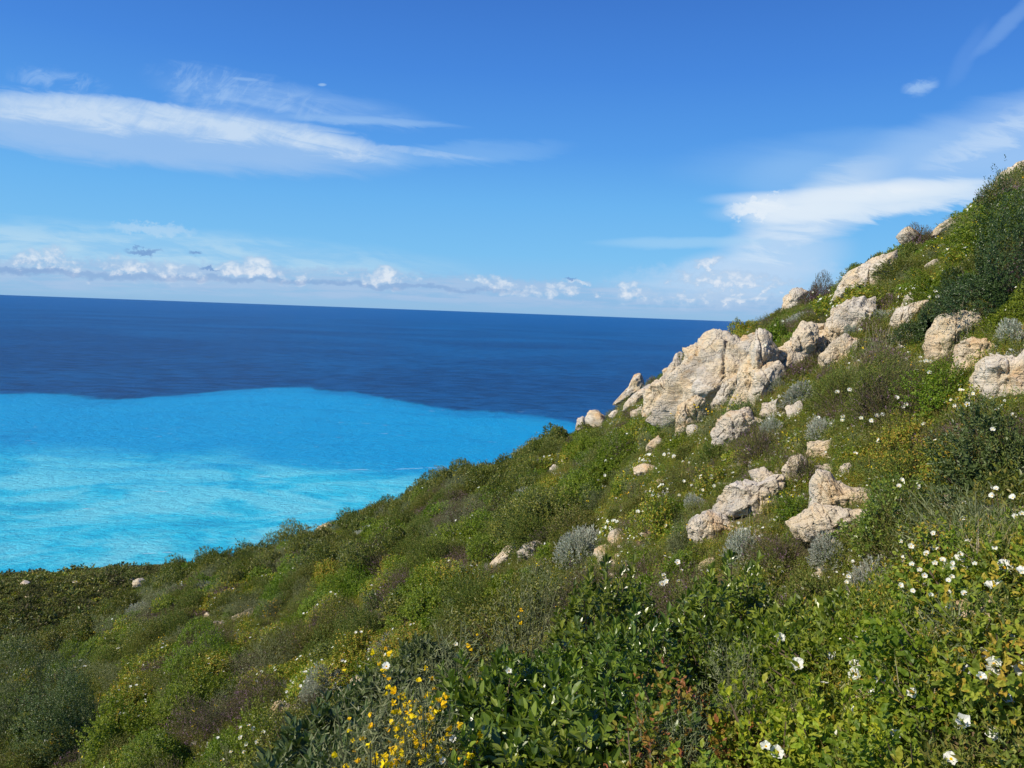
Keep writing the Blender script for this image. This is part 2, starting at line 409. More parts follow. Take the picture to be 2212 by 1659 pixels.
    wv = fbm(combine(X*0.07, Y*0.15, 1.0), 1, 8, 0.68)
    bp = nn('ShaderNodeBump', Strength=0.8, Distance=9.0, Height=wv); t.links.new(bp.outputs[0], bs.inputs['Normal'])
    finish(t, bs.outputs[0]); return m
def build_sea():
    rs = np.concatenate([[0.0], np.geomspace(60, 60000, 60)]); nt = 96
    a = np.arange(nt)*2*math.pi/nt
    V = [(r*math.sin(t), r*math.cos(t), SEA) for t in a for r in rs]
    nr = len(rs); i = np.arange(nt)[:, None]; j = np.arange(nr-1)[None]; i2 = (i+1) % nt
    F = np.stack([i*nr+j+0*i, i*nr+j+1, i2*nr+j+1, i2*nr+j], -1).reshape(-1, 4)
    tag(link('sea', mesh_np('sea', V, [F], [sea_material()])), 'turquoise shallow sea meeting deep blue open water', None, None, 'structure')
build_sea()

# ------------------------------------------------------------------ rocks
def rock_material():
    m, t = material('limestone')
    tco = nn('ShaderNodeTexCoord'); P = N(tco.outputs['Object']); oi = nn('ShaderNodeObjectInfo')
    g = nn('ShaderNodeNewGeometry'); W = N(g.outputs['Position'])
    a = fbm(W, 2.3, 6, 0.62, 0.4); b = fbm(W, 9, 7, 0.7, 0.3); c = fbm(W, 38, 5, 0.7)
    st = nn('ShaderNodeMapping', Vector=W); st.inputs['Rotation'].default_value = (0.3, 0.75, 0.2); st.inputs['Scale'].default_value = (2, 2, 15)
    d = fbm(N(st.outputs[0]), 1, 6, 0.65, 0.6)
    vo = nn('ShaderNodeTexVoronoi', Vector=W, Scale=26.0); pit = N(vo.outputs['Distance'])
    vc = nn('ShaderNodeTexVoronoi', feature='DISTANCE_TO_EDGE', Scale=3.2)
    wob = nn('ShaderNodeTexNoise', Vector=W, Scale=5.0, Detail=4); ad = nn('ShaderNodeVectorMath', operation='MULTIPLY_ADD')
    t.links.new(wob.outputs['Color'], ad.inputs[0]); ad.inputs[1].default_value = (0.35, 0.35, 0.35); t.links.new(W.s, ad.inputs[2])
    t.links.new(ad.outputs[0], vc.inputs['Vector']); crack = N(vc.outputs['Distance'])
    col = ramp(a, [(0.28, (.74, .53, .29)), (0.42, (.78, .62, .40)), (0.55, (.75, .64, .47)), (0.72, (.60, .55, .47))])
    big_ = fbm(W, 0.9, 4, 0.55, 0.3)
    col = mixc(sstep(0.48, 0.64, big_)*0.45, col, (.52, .49, .45))
    col = mixc(sstep(0.55, 0.72, b)*0.55, col, (.47, .44, .40))
    col = mixc(sstep(0.5, 0.75, d)*0.35, col, (.78, .66, .50))
    col = mixc(sstep(0.44, 0.33, b)*0.5, col, (.62, .40, .22))
    nz = nn('ShaderNodeSeparateXYZ', Vector=N(g.outputs['Normal'])); up = N(nz.outputs[2])
    lich = sstep(0.58, 0.68, c*0.55+b*0.5)*sstep(0.1, 0.6, up)
    col = mixc(lich*0.75, col, (.16, .15, .13))
    col = mixc(sstep(0.02, 0.0, crack)*0.35*sstep(0.45, 0.6, a), col, (.20, .15, .10))
    col = mixc(sstep(0.62, 0.75, c)*0.3, col, (.25, .2, .15))
    ro = N(oi.outputs['Random']); col = mixc(ro*0.35*sstep(0.35, 0.6, a*0.5+big_*0.5), col, (.46, .44, .41))
    stain = nn('ShaderNodeTexNoise', Vector=W, Scale=3.0, Detail=5); sn = N(stain.outputs['Fac'])
    col = mixc(sstep(0.60, 0.70, sn)*0.3, col, (.30, .26, .21))
    och = fbm(W, 1.6, 5, 0.6, 0.8); col = mixc(sstep(0.54, 0.64, och)*0.6, col, (.74, .47, .22)); col = mixc(sstep(0.46, 0.36, och)*0.5, col, (.84, .78, .68))
    bs = nn('ShaderNodeBsdfPrincipled', Roughness=0.92); t.links.new(col.s, bs.inputs['Base Color']); bs.inputs['Specular IOR Level'].default_value = 0.25
    h = b*0.8+c*0.35+d*0.9+sstep(0.0, 0.06, crack)*0.2+sstep(0.1, 0.35, pit)*0.25
    bp = nn('ShaderNodeBump', Strength=1.0, Distance=0.06, Height=h); t.links.new(bp.outputs[0], bs.inputs['Normal'])
    finish(t, bs.outputs[0]); return m
M_ROCK = rock_material()
import bmesh
_ico = {}
def ico(sub):
    if sub not in _ico:
        bm = bmesh.new(); bmesh.ops.create_icosphere(bm, subdivisions=sub, radius=1)
        V = np.array([v.co[:] for v in bm.verts]); F = np.array([[v.index for v in f.verts] for f in bm.faces]); bm.free()
        _ico[sub] = (V, F)
    return _ico[sub]
def rock_mesh(name, seed, sub, sx, sy, sz, facets=12, rough=1.0, strata=0.8):
    V, F = ico(sub); V = V.copy(); q = np.random.default_rng(seed)
    for _ in range(facets+6):
        n = q.normal(size=3); n /= np.linalg.norm(n); d = q.uniform(0.42, 0.86)
        k = V@n; over = np.clip(k-d, 0, None); V -= np.outer(over*0.96, n)
    o = q.uniform(-50, 50, 3); ax = Vector((q.uniform(.5, 1), q.uniform(-.4, .4), q.uniform(.0, .5))).normalized()
    m = max(sx, sy, sz); S = np.array([sx, sy, sz]); fs = 0.35*min(1.0, (m/0.35))**0.5
    out = np.empty_like(V)
    for i, p in enumerate(V):
        w = Vector(p*S)/fs + Vector(o)
        wu = Vector(p)*1.1+Vector(o)
        big = mnoise.noise(wu)*.16 + mnoise.noise(wu*2.3)*.08
        cr = abs(mnoise.noise(Vector((wu.x*2.2+wu.z*.6, wu.y*2.2, wu.z*.9))))           # steep clefts
        cleft = max(0, .10-cr)/.10
        s = w.dot(ax)*1.6 + mnoise.noise(w*.8)*1.2
        lay = (s % 1.0); lay = max(0, lay-.8)*5
        rid = 1-abs(mnoise.noise(w*1.7)); fine = mnoise.fractal(w*3.5, 0.9, 2.1, 4); pit = mnoise.noise(w*7.0)
        pr = p/(np.linalg.norm(p)+1e-6)
        dsp = (big - cleft*cleft*0.11)*m + (rid*0.05 + fine*0.030 - lay*0.035*strata - max(pit-0.3, 0)*0.06)*rough*min(0.5, m)*1.3
        out[i] = p*S + pr*dsp
    lo, hi = out.min(0), out.max(0)
    out = (out-(lo+hi)/2)/((hi-lo)/2)*S
    return mesh_np(name, out, [F], [M_ROCK], smooth=True)

def outline_rock_mesh(name, seed, sub, poly, depth):
    """a boulder with the given outline (metres, x right, z up, about its middle) and a faceted, rounded body"""
    V, F = ico(sub); V = V.copy(); q = np.random.default_rng(seed)
    for _ in range(22):                                   # fracture faces
        n = q.normal(size=3); n[1] -= .8; n /= np.linalg.norm(n); d = q.uniform(0.50, 0.88)
        k = V@n; V -= np.outer(np.clip(k-d, 0, None)*0.95, n)
    P = np.array(poly); nP = len(P)
    ph = np.arctan2(V[:, 2], V[:, 0]); rad = np.hypot(V[:, 0], V[:, 2])
    tab_a = np.linspace(-math.pi, math.pi, 361); tab = np.zeros(361)
    for i, a in enumerate(tab_a):
        d = np.array([math.cos(a), math.sin(a)]); best = 0
        for j in range(nP):
            A, B = P[j], P[(j+1) % nP]; e = B-A; den = d[0]*e[1]-d[1]*e[0]
            if abs(den) < 1e-12: continue
            t = (A[0]*e[1]-A[1]*e[0])/den; u = (A[0]*d[1]-A[1]*d[0])/den
            if t > 0 and -1e-6 <= u <= 1+1e-6: best = max(best, t)
        tab[i] = best
    R = np.interp(ph, tab_a, tab)
    bn = ((ph+math.pi)/(2*math.pi)*48).astype(int) % 48; mx_ = np.array([rad[bn == b].max() for b in range(48)]); mx_ = (mx_+np.roll(mx_, 1)+np.roll(mx_, -1))/3
    nr = np.minimum(1.02, rad/np.interp((ph+math.pi)/(2*math.pi)*48, np.arange(48)+.5, mx_, period=48))**0.85
    X = np.cos(ph)*R*nr; Z = np.sin(ph)*R*nr; Y = V[:, 1]*depth*(0.55+0.45*R/R.max())
    m = max(np.ptp(P[:, 0]), np.ptp(P[:, 1]))/2; o = q.uniform(-50, 50, 3); fs = .30*min(1.3, m/.4)**.5
    out = np.stack([X, Y, Z], 1); base = out.copy()
    for i, p in enumerate(base):
        w = Vector(p)/fs+Vector(o); wu = Vector(p)/m*1.1+Vector(o)
        cr = abs(mnoise.noise(Vector((wu.x*2.4+wu.z*.5, wu.y*2.4, wu.z*.8)))); cl_ = max(0, .11-cr)/.11
        cr2 = abs(mnoise.noise(Vector((w.x*1.3+w.z*1.1, w.y*1.3, w.z*.5+9)))); cl2 = max(0, .08-cr2)/.08
        led = mnoise.noise(Vector((w.x*.5, w.y*.5, w.z*1.6+3)))
        fine = mnoise.fractal(w*3.2, .9, 2.1, 4); pit = mnoise.noise(w*6.5)
        dsp = (mnoise.noise(wu*1.6)*.12-cl_*cl_*.13)*m+(led*.13-cl2*.07+fine*.055-max(pit-.25, 0)*.08)*min(.6, m)
        pr = Vector((p[0]*.55, p[1]*1.5, p[2]*.55)); pr = pr/(pr.length+1e-6)
        out[i] = p+np.array(pr)*dsp
    return mesh_np(name, out, [F], [M_ROCK], smooth=True)

rocks_xy = []          # (x, y, radius) kept free of plants
def rock(x0, y0, x1, y1, label, lean=0.0, sub=5, depth=0.8, facets=9, name='rock', sink=0.25, group=None, ratio=None, rough=1.7, ztop=None):
    """a rock that shows in the box x0..x1, y0..y1 of the 2212 px view"""
    k = 1024/2212
    cx, w, h = (x0+x1)/2*k, (x1-x0)*k, (y1-y0)*k
    p, r = ground_at(cx, (y0*0.12+y1*0.88)*k, 0.0)
    pr = project(p); dist = pr[2]
    W, H = w/FPX*dist, h/FPX*dist
    seed = int(x0*7+y0*13) % 10007
    sx, sz = W*0.60, H*0.72; sy = max(sx, sz*0.6)*depth
    me = rock_mesh(name, seed, sub, sx, sy, sz, facets, rough)
    a = math.atan2(p.x, p.y)
    d = Vector((math.sin(a), math.cos(a), 0))
    # centre on the ray through the middle of the box
    aa, tt = ray(cx, (y0*.44+y1*.56)*k); rr = r+sy*0.25
    c = Vector((rr*math.sin(aa), rr*math.cos(aa), tt*rr))
    o = link(name, me, None, c, (math.radians(rnd.uniform(-6, 6)), math.radians(lean), -a+math.radians(rnd.uniform(-12, 12))))
    tag(o, label, 'rock', group or 'pale limestone rocks on the slope')
    rocks_xy.append((c.x, c.y, max(sx, sy)*0.85, c.z+sz))
    return o
def poly_rock(src, poly, label, depth=.75, sub=6, dr=0.0):
    """a rock given by the outline it shows; src says which enlarged view the outline was read from"""
    ox, oy, k = {1: (1192.3, 570.2, .3853), 2: (1607, 311, .3855), 3: (1693, 950, .427), 8: (1037, 950, .375)}[src]
    P = [((ox+a*k)*1024/2212, (oy+b*k)*1024/2212) for a, b in poly]
    x0, x1 = min(p[0] for p in P), max(p[0] for p in P); y0, y1 = min(p[1] for p in P), max(p[1] for p in P)
    cx, cy = sum(p[0] for p in P)/len(P), sum(p[1] for p in P)/len(P)
    g, r = ground_at(cx, y0*.05+y1*.95); a, t = ray(cx, cy); r = r+dr+(min(x1-x0, y1-y0)*r/FPX/2*.5)
    c = Vector((r*math.sin(a), r*math.cos(a), t*r)); dist = project(c)[2]; s = dist/FPX
    m = max(x1-x0, y1-y0)*s/2
    Q = []
    for x, y in P:                                        # undo the camera roll so the outline stands upright in the place
        u, v = (x-cx)*s*1.07, -(y-cy)*s*1.07
        Q.append((u*math.cos(ROLL)-v*math.sin(ROLL), u*math.sin(ROLL)+v*math.cos(ROLL)))
    Q = [(u, v-(.25*m if v < -.3*m else 0)) for u, v in Q]  # the foot goes down into the soil
    dep = min(x1-x0, y1-y0)*s/2*depth*1.3
    me = outline_rock_mesh('rock', int(cx*13+cy*7) % 9973, sub, Q, dep)
    o = link('rock', me, None, c+Vector((math.sin(a), math.cos(a), 0))*dep*.35, (0, 0, -a))
    tag(o, label, 'rock', 'pale limestone rocks on the slope')
    rocks_xy.append((o.location.x, o.location.y, max(dep, (x1-x0)*s*.45), c.z+m)); RBOX.append((x0, y0, x1, y1))
    return o
RBOX = []
ROCKS = [
 ((1440,770,1486,835), 'small grey block on the upper shoulder of the tall crag', dict(lean=20)),
 ((1246,903,1268,929), 'small pointed pale stone at the lower end of the outcrop, by the water line', dict(sub=4)),
 ((1266,896,1320,928), 'low slanting pale stone next to the small pointed one', dict(lean=26, sub=4)),
 ((1318,888,1345,906), 'little pale stone between the ledge and the low slanting stone', dict(lean=26, sub=4)),
 ((1372,1005,1421,1031), 'lone low pale rock in the middle of the slope', dict(sub=4)),
 ((1402,946,1433,977), 'small upright stone beside yellow flowers', dict(sub=4, lean=25)),
 ((1213,986,1242,1010), 'small white stone above a grassy hollow', dict(sub=4, lean=20)),
 ((1186,1006,1212,1023), 'flat stone just below the small white stone', dict(sub=4, lean=20)),
 ((1486,921,1518,951), 'small pale stone in front of the ochre block', dict(sub=4)),
 ((1764,1005,1804,1029), 'small rounded stone above the broad outcrop', dict(sub=4)),
 ((1814,1003,1842,1033), 'small split stone right of the rounded stone', dict(sub=4)),
 ((1622,1016,1690,1056), 'crumbling cream stones behind the smooth dome', dict(lean=10)),
 ((1316,1146,1352,1181), 'pale stone at the right side of the round silver bush', dict(sub=5)),
 ((1286,1180,1322,1204), 'pinkish stone below the round silver bush', dict(sub=5)),
 ((1576,992,1607,1015), 'small pale stone under dark heather', dict(sub=4)),
 ((2180,715,2230,750), 'cream rock at the right edge above the huge boulder', dict(lean=-10)),
 ((2000,563,2028,587), 'small white stone among upper green brush', dict(sub=4)),
 ((1944,494,1983,522), 'grey stone slab touching the upper skyline', dict(lean=-30, sub=4)),
 ((2073,779,2118,799), 'flat white stone below the shaded boulder', dict(sub=4)),
 ((1060,1196,1092,1226), 'small pink stone below the white slanting one', dict(sub=4, lean=-30)),
 ((1511,1207,1545,1238), 'small cream stone above the glossy evergreen', dict(sub=5)),
 ((590,1514,636,1548), 'small broken pale rock at the lower left', dict(sub=5, lean=-20)),
 ((760,1463,801,1495), 'crumbly pale stone right of the lower silver bush', dict(sub=5)),
 ((504,1324,546,1340), 'pale slanting rock beside orange flowers', dict(lean=-25)),
 ((458,1342,487,1358), 'small stone left of the pale slanting rock', dict(sub=4)),
 ((443,1326,466,1340), 'little flat stone above the small stone', dict(sub=4)),
 ((290,1250,318,1263), 'pinkish stone on the far ridge', dict(sub=4)),
 ((684,1133,716,1142), 'reddish rubble ledge on the ridge line', dict(sub=4, lean=-20)),
 ((1930,1375,1968,1400), 'pale stone between silver leaves at the right', dict(sub=4)),
 ((1700,870,1740,905), 'cream stone between two silver bushes', dict(sub=4)),
]
for box, lab, kw in ROCKS: rock(*box, lab, **kw)
OUTLINES = [
 (1, [(735, 480), (790, 455), (850, 410), (930, 390), (975, 400), (1005, 470), (1050, 500), (1050, 590), (995, 650), (940, 700), (890, 760), (850, 790), (790, 780), (730, 785), (712, 690), (720, 590), (750, 530)], 'tall pale limestone crag with a cream front, highest block of the main outcrop', dict()),
 (1, [(740, 770), (800, 735), (850, 765), (865, 840), (850, 900), (775, 940), (720, 985), (698, 950), (703, 880), (718, 820)], 'ochre limestone block at the foot of the tall crag', dict()),
 (1, [(1140, 380), (1225, 400), (1240, 470), (1255, 520), (1260, 550), (1255, 600), (1190, 650), (1165, 700), (1130, 740), (1120, 800), (1040, 820), (995, 810), (1015, 700), (1050, 620), (1085, 540), (1120, 460)], 'steep slanting limestone slab leaning beside the tall crag', dict()),
 (1, [(960, 670), (1035, 630), (1045, 690), (1010, 765), (965, 820), (900, 810), (890, 775)], 'grey slab wedged between the tall crag and the slanting slab', dict()),
 (1, [(1020, 830), (1100, 808), (1115, 850), (1175, 885), (1150, 930), (1095, 965), (1045, 1015), (980, 1035), (893, 1035), (903, 960), (928, 890), (975, 855)], 'broad sloping limestone block below the slanting slab', dict()),
 (1, [(555, 680), (620, 638), (705, 615), (722, 660), (700, 740), (655, 795), (605, 835), (530, 862), (518, 800), (525, 720)], 'upright cream crag left of the tall one, pitted face', dict()),
 (1, [(405, 785), (450, 740), (520, 685), (565, 675), (530, 745), (492, 795), (430, 822), (400, 812)], 'low slanting ledge left of the pitted cream crag', dict(sub=5)),
 (1, [(343, 770), (380, 730), (430, 685), (458, 628), (492, 618), (505, 660), (518, 695), (472, 735), (420, 765)], 'jagged pale ledge on the skyline above the deep blue sea', dict(sub=5)),
 (1, [(1285, 250), (1310, 180), (1350, 142), (1395, 132), (1428, 155), (1418, 210), (1400, 270), (1340, 280), (1290, 285)], 'rounded grey dome of rock on the skyline', dict(sub=5)),
 (1, [(1548, 345), (1580, 255), (1650, 198), (1740, 185), (1795, 240), (1795, 400), (1700, 425), (1620, 445), (1560, 405)], 'rough grey boulder half covered by brown brush', dict()),
 (2, [(530, 790), (590, 740), (680, 678), (760, 636), (835, 595), (845, 650), (805, 700), (825, 760), (795, 835), (720, 800), (640, 810), (560, 855), (515, 835)], 'long grey slab on the upper slope under the skyline shrubs', dict()),
 (1, [(1250, 490), (1310, 440), (1350, 380), (1390, 320), (1470, 335), (1480, 420), (1425, 520), (1385, 590), (1320, 630), (1270, 655), (1255, 580)], 'grey pitted slab behind the bright green rockrose', dict()),
 (1, [(890, 1410), (930, 1340), (1000, 1268), (1080, 1236), (1160, 1228), (1200, 1205), (1275, 1190), (1290, 1230), (1270, 1290), (1280, 1340), (1255, 1430), (1160, 1460), (1060, 1430), (980, 1440), (900, 1450)], 'large smooth cream dome of rock beside a green bush', dict(depth=0.9)),
 (1, [(750, 1495), (790, 1455), (880, 1400), (965, 1415), (1005, 1470), (965, 1605), (800, 1580)], 'brown shaded rock below the cream dome', dict()),
 (1, [(1288, 1160), (1330, 1098), (1390, 1070), (1428, 1120), (1432, 1200), (1410, 1255), (1350, 1245), (1308, 1205)], 'cream stone under purple heather above the green bush', dict(sub=5)),
 (2, [(1022, 1110), (1043, 1040), (1108, 958), (1200, 936), (1285, 952), (1305, 1010), (1272, 1062), (1215, 1112), (1195, 1195), (1110, 1205), (1038, 1185)], 'big sunlit cream boulder below the dark tree-like shrub', dict(depth=0.9)),
 (2, [(1198, 1130), (1270, 1078), (1340, 1088), (1395, 1140), (1375, 1215), (1300, 1258), (1180, 1275), (1188, 1190)], 'rough shaded boulder right of the big sunlit one', dict()),
 (2, [(828, 1005), (858, 920), (930, 888), (1012, 882), (1034, 930), (992, 962), (922, 1015), (850, 1048)], 'pale sloping boulder under a small pointed stone', dict()),
 (2, [(878, 918), (898, 860), (930, 830), (952, 860), (957, 905), (910, 925)], 'small pointed stone on top of the pale sloping boulder', dict(sub=5)),
 (2, [(1303, 1450), (1308, 1320), (1348, 1230), (1430, 1188), (1520, 1188), (1568, 1130), (1640, 1100), (1710, 1200), (1710, 1460), (1500, 1490), (1400, 1450)], 'huge pale boulder at the right edge of the view', dict(depth=0.8)),
 (2, [(1052, 503), (1078, 463), (1150, 416), (1195, 443), (1165, 473), (1120, 490), (1070, 514)], 'pale angular stone high on the slope by the skyline', dict(sub=5)),
 (2, [(1425, 195), (1450, 150), (1520, 108), (1590, 92), (1630, 170), (1545, 205), (1480, 190)], 'grey rock at the very top of the hill', dict(sub=5)),
 (3, [(855, 855), (930, 823), (1010, 797), (1090, 792), (1142, 850), (1152, 915), (1080, 935), (1000, 955), (930, 965), (875, 925)], 'rough pale rock beneath the white flowered rockrose', dict(sub=6)),
 (8, [(128, 645), (218, 562), (248, 588), (244, 645), (200, 685), (140, 705), (60, 738), (68, 700)], 'white slanting stone left of the round silver bush', dict(sub=5)),
 (8, [(208, 655), (268, 598), (332, 588), (373, 620), (332, 674), (230, 695)], 'cream stone right of the white slanting one', dict(sub=5)),
 (1, [(1470,1215),(1500,1178),(1560,1188),(1582,1228),(1605,1240),(1680,1268),(1795,1265),(1800,1335),(1722,1400),(1700,1440),(1600,1420),(1500,1400),(1450,1360)], 'pale upper block of the broad outcrop right of the green bush', dict(depth=.9)),
 (1, [(1330,1492),(1400,1430),(1470,1370),(1600,1380),(1722,1395),(1750,1500),(1650,1570),(1500,1550),(1400,1550)], 'wide cream base of the broad outcrop above silver brush', dict(depth=.9, dr=-.15)),
 (1, [(940,392),(1060,408),(1155,385),(1115,460),(1085,540),(1060,610),(1000,610),(960,500)], 'weathered grey ledge joining the crag to the slanting slab', dict(dr=.25)),
 (1, [(1130,600),(1250,560),(1300,625),(1240,705),(1190,750),(1125,805),(1105,740)], 'rough block between the slanting slab and the pitted slab', dict(dr=.1)),
 (1, [(620,600),(700,560),(735,590),(722,645),(640,645)], 'small pale block at the left shoulder of the tall crag', dict(sub=5)),
 (1, [(440,830),(500,800),(560,860),(500,870),(450,860)], 'low pale rubble under the pitted crag', dict(sub=5)),
 (2, [(415,1190),(480,1130),(560,1075),(640,1095),(645,1200),(600,1225),(520,1235),(440,1240)], 'ochre and cream ledge above dry grass stems', dict()),
 (2, [(470,1000),(520,930),(600,880),(690,870),(690,950),(640,1010),(560,1040),(480,1060)], 'grey rounded boulder below the long upper slab', dict()),
 (2, [(180,1190),(260,1130),(330,1080),(400,1100),(380,1170),(300,1230),(220,1290),(170,1280)], 'pale slab lying up the slope between brown heathers', dict()),
 (1, [(560,790),(640,660),(730,560),(820,470),(950,420),(1150,405),(1260,520),(1330,490),(1310,640),(1190,760),(1100,830),(980,850),(880,840),(760,810),(640,860)], 'grey body of rock showing in the gaps behind the tall crag and slanting slab', dict(dr=.55, depth=.45)),
 (1, [(1260,540),(1400,350),(1560,330),(1680,200),(1790,180),(1790,300),(1620,430),(1470,520),(1340,620)], 'grey rock band climbing from the pitted slab to the rough boulder', dict(dr=.5, depth=.5)),
 (1, [(1600,150),(1650,60),(1790,-30),(1900,-60),(1880,60),(1780,150),(1680,190)], 'grey rock band right below the long upper slab', dict(dr=.1, depth=.6)),
 (1, [(1430,1010),(1560,990),(1600,1040),(1560,1100),(1440,1090)], 'small cream stone half hidden in brush above the broad outcrop', dict(sub=5)),
 (1, [(1180,790),(1260,760),(1290,830),(1240,880),(1170,860)], 'cream stone below the rough block', dict(sub=5)),
]
for src, poly, lab, kw in OUTLINES: poly_rock(src, poly, lab, **kw)
# rocks of the far headland
def head_at(x, y):
    a, t = R2(x, y); r = 175.0
    while r > 90:
        px, py = r*math.sin(a), r*math.cos(a)
        if head_z(px, py)/r < t+0.0015: break
        r -= 0.5
    return Vector((px, py, head_z(px, py))), r
hr = [(55,1268,16,7),(64,1252,4,2),(140,1256,4,2),(232,1222,14,4),(250,1220,12,5),(262,1223,10,3),(240,1232,9,3),(275,1221,8,3),(283,1216,8,3),(292,1219,8,3),(316,1216,8,3),
      (205,1248,7,3),(188,1263,6,2),(164,1263,12,3),(148,1250,10,3),(245,1262,14,3),(262,1260,12,3),(285,1256,8,3),(60,1294,8,3),(145,1296,9,3),(180,1272,5,2),(215,1280,8,2),
      (22,1275,6,2),(105,1262,6,2),(330,1214,10,3),(352,1211,9,3),(120,1312,7,3),(35,1330,6,2),(205,1310,6,2),(90,1350,6,3)]
hs_ = sorted(hr)
ORD = 'first second third fourth fifth sixth seventh eighth ninth tenth eleventh twelfth thirteenth fourteenth fifteenth sixteenth seventeenth eighteenth nineteenth twentieth twenty-first twenty-second twenty-third twenty-fourth twenty-fifth twenty-sixth twenty-seventh twenty-eighth twenty-ninth thirtieth'.split()
hrock = [rock_mesh('headland_rock', 900+i, 3, 1.0, .8, .6) for i in range(3)]
for i, (x, y, w, h) in enumerate(hr):
    p, r = head_at(x, y); s = w/1661*r*0.62
    o = link('headland_rock', hrock[i % 3], None, p+Vector((0, 0, s*0.45)), (0, 0, rnd.uniform(0, 6)), (s, s, max(s*.7, h/1661*r*.6)))
    tag(o, f'{ORD[hs_.index((x, y, w, h))]} pale rock from the left in the low scrub of the far headland', 'rock', 'rocks on the far headland')

# ------------------------------------------------------------------ plant materials
def leaf_mat(name, cols, rough=0.5, trans=0.25, spec=0.4, hv=0.10):
    m, t = material(name)
    g = nn('ShaderNodeNewGeometry'); oi = nn('ShaderNodeObjectInfo')
    rp = N(g.outputs['Random Per Island']); ro = N(oi.outputs['Random'])
    n = len(cols)
    col = ramp(rp, [((i+.5)/n, c) for i, c in enumerate(cols)], 'LINEAR')
    hs = nn('ShaderNodeHueSaturation'); t.links.new(col.s, hs.inputs['Color'])
    t.links.new(((ro-0.5)*0.035+0.5).s, hs.inputs['Hue']); t.links.new(((ro*7.31-(N.m('FLOOR', ro*7.31)))*hv*2+1-hv).s, hs.inputs['Value'])
    bs = nn('ShaderNodeBsdfPrincipled', Roughness=rough); t.links.new(hs.outputs[0], bs.inputs['Base Color']); bs.inputs['Specular IOR Level'].default_value = spec
    if trans:
        tr = nn('ShaderNodeBsdfTranslucent')
        tc_ = mixc(1.0, N(hs.outputs[0]), (1.3, 1.5, 0.5), 'MULTIPLY'); t.links.new(tc_.s, tr.inputs['Color'])
        mx = nn('ShaderNodeMixShader'); mx.inputs[0].default_value = trans
        t.links.new(bs.outputs[0], mx.inputs[1]); t.links.new(tr.outputs[0], mx.inputs[2]); finish(t, mx.outputs[0])
    else: finish(t, bs.outputs[0])
    return m
LM = dict(
 cistus=leaf_mat('rockrose_leaf', [(0.136,0.181,0.019),(0.212,0.273,0.023),(0.305,0.359,0.035),(0.455,0.316,0.041)], .55, .25, .3),
 bright=leaf_mat('bright_leaf', [(0.098,0.161,0.011),(0.158,0.228,0.014),(0.236,0.294,0.020)], .5, .3, .35),
 lime=leaf_mat('lime_leaf', [(.15,.24,.025),(.26,.35,.025),(.40,.46,.03),(.22,.28,.03),(.34,.36,.035)], .5, .3, .3),
 red=leaf_mat('reddish_leaf', [(.13,.19,.02),(.22,.22,.025),(.36,.22,.03),(.34,.10,.05),(.30,.20,.03),(.14,.21,.02)], .5, .25, .3),
 gloss=leaf_mat('glossy_leaf', [(0.082,0.126,0.022),(0.122,0.178,0.023),(0.164,0.231,0.029),(0.245,0.298,0.037)], .30, .25, .55, .14),
 grove=leaf_mat('grey_green_leaf', [(.075,.110,.035),(.110,.150,.045),(.150,.190,.060)], .42, .2, .4),
 mastic=leaf_mat('dark_evergreen_leaf', [(0.061,0.087,0.016),(0.110,0.145,0.020),(0.183,0.211,0.025),(0.250,0.232,0.037)], .42, .18, .4),
 darkleaf=leaf_mat('very_dark_leaf', [(0.031,0.056,0.017),(0.053,0.087,0.021),(0.077,0.119,0.028)], .4, .12, .45),
 olive=leaf_mat('olive_brush_leaf', [(0.102,0.137,0.026),(0.153,0.195,0.032),(0.212,0.247,0.041),(0.241,0.215,0.052)], .5, .2, .35),
 heath=leaf_mat('brown_heather_leaf', [(.10,.085,.04),(.14,.105,.065),(.17,.15,.06),(.12,.13,.045)], .7, .1, .2),
 silver=leaf_mat('silver_leaf', [(.32,.35,.28),(.48,.51,.43),(.62,.64,.56),(.34,.31,.25)], .6, .15, .25, .15),
 spiny=leaf_mat('spiny_green_stem', [(0.111,0.134,0.052),(0.174,0.201,0.083),(0.254,0.268,0.125)], .6, .1, .25),
 grass=leaf_mat('grass_blade', [(0.143,0.174,0.021),(0.222,0.228,0.031),(0.381,0.295,0.083),(0.539,0.388,0.146)], .6, .3, .2),
 dry=leaf_mat('dry_stem', [(0.416,0.351,0.234),(0.546,0.468,0.325),(0.325,0.260,0.169)], .7, .1, .2),
 far=leaf_mat('far_scrub_leaf', [(.08,.10,.025),(.13,.15,.035),(.19,.19,.05),(.14,.12,.06)], .6, .2, .2, .35),
)
LM['white'] = leaf_mat('white_petal', [(.80,.80,.76),(.86,.85,.80)], .6, .25, .2, .02)
LM['yellow'] = leaf_mat('yellow_petal', [(.92,.58,.008),(.95,.68,.01)], .5, .25, .2, .04)
LM['orange'] = leaf_mat('orange_petal', [(.85,.36,.008),(.90,.50,.01)], .5, .25, .2, .04)
LM['pink'] = leaf_mat('pink_floret', [(.34,.18,.30),(.46,.28,.42),(.28,.15,.24)], .6, .2, .2, .1)
LM['bud'] = leaf_mat('red_bud', [(.35,.07,.05),(.42,.16,.08),(.30,.12,.05)], .5, .2, .3, .1)
def bark_mat(name, c):
    m, t = material(name); g = nn('ShaderNodeNewGeometry'); a = fbm(N(g.outputs['Position']), 60, 4, .6)
    col = mixc(a, tuple(v*.6 for v in c), tuple(v*1.3 for v in c))
    bs = nn('ShaderNodeBsdfPrincipled', Roughness=0.85); t.links.new(col.s, bs.inputs['Base Color']); finish(t, bs.outputs[0]); return m
M_BARK = bark_mat('brown_bark', (.13, .09, .06)); M_GREY = bark_mat('grey_dead_wood', (.36, .33, .28)); M_STEM = bark_mat('green_stem', (.14, .15, .06))

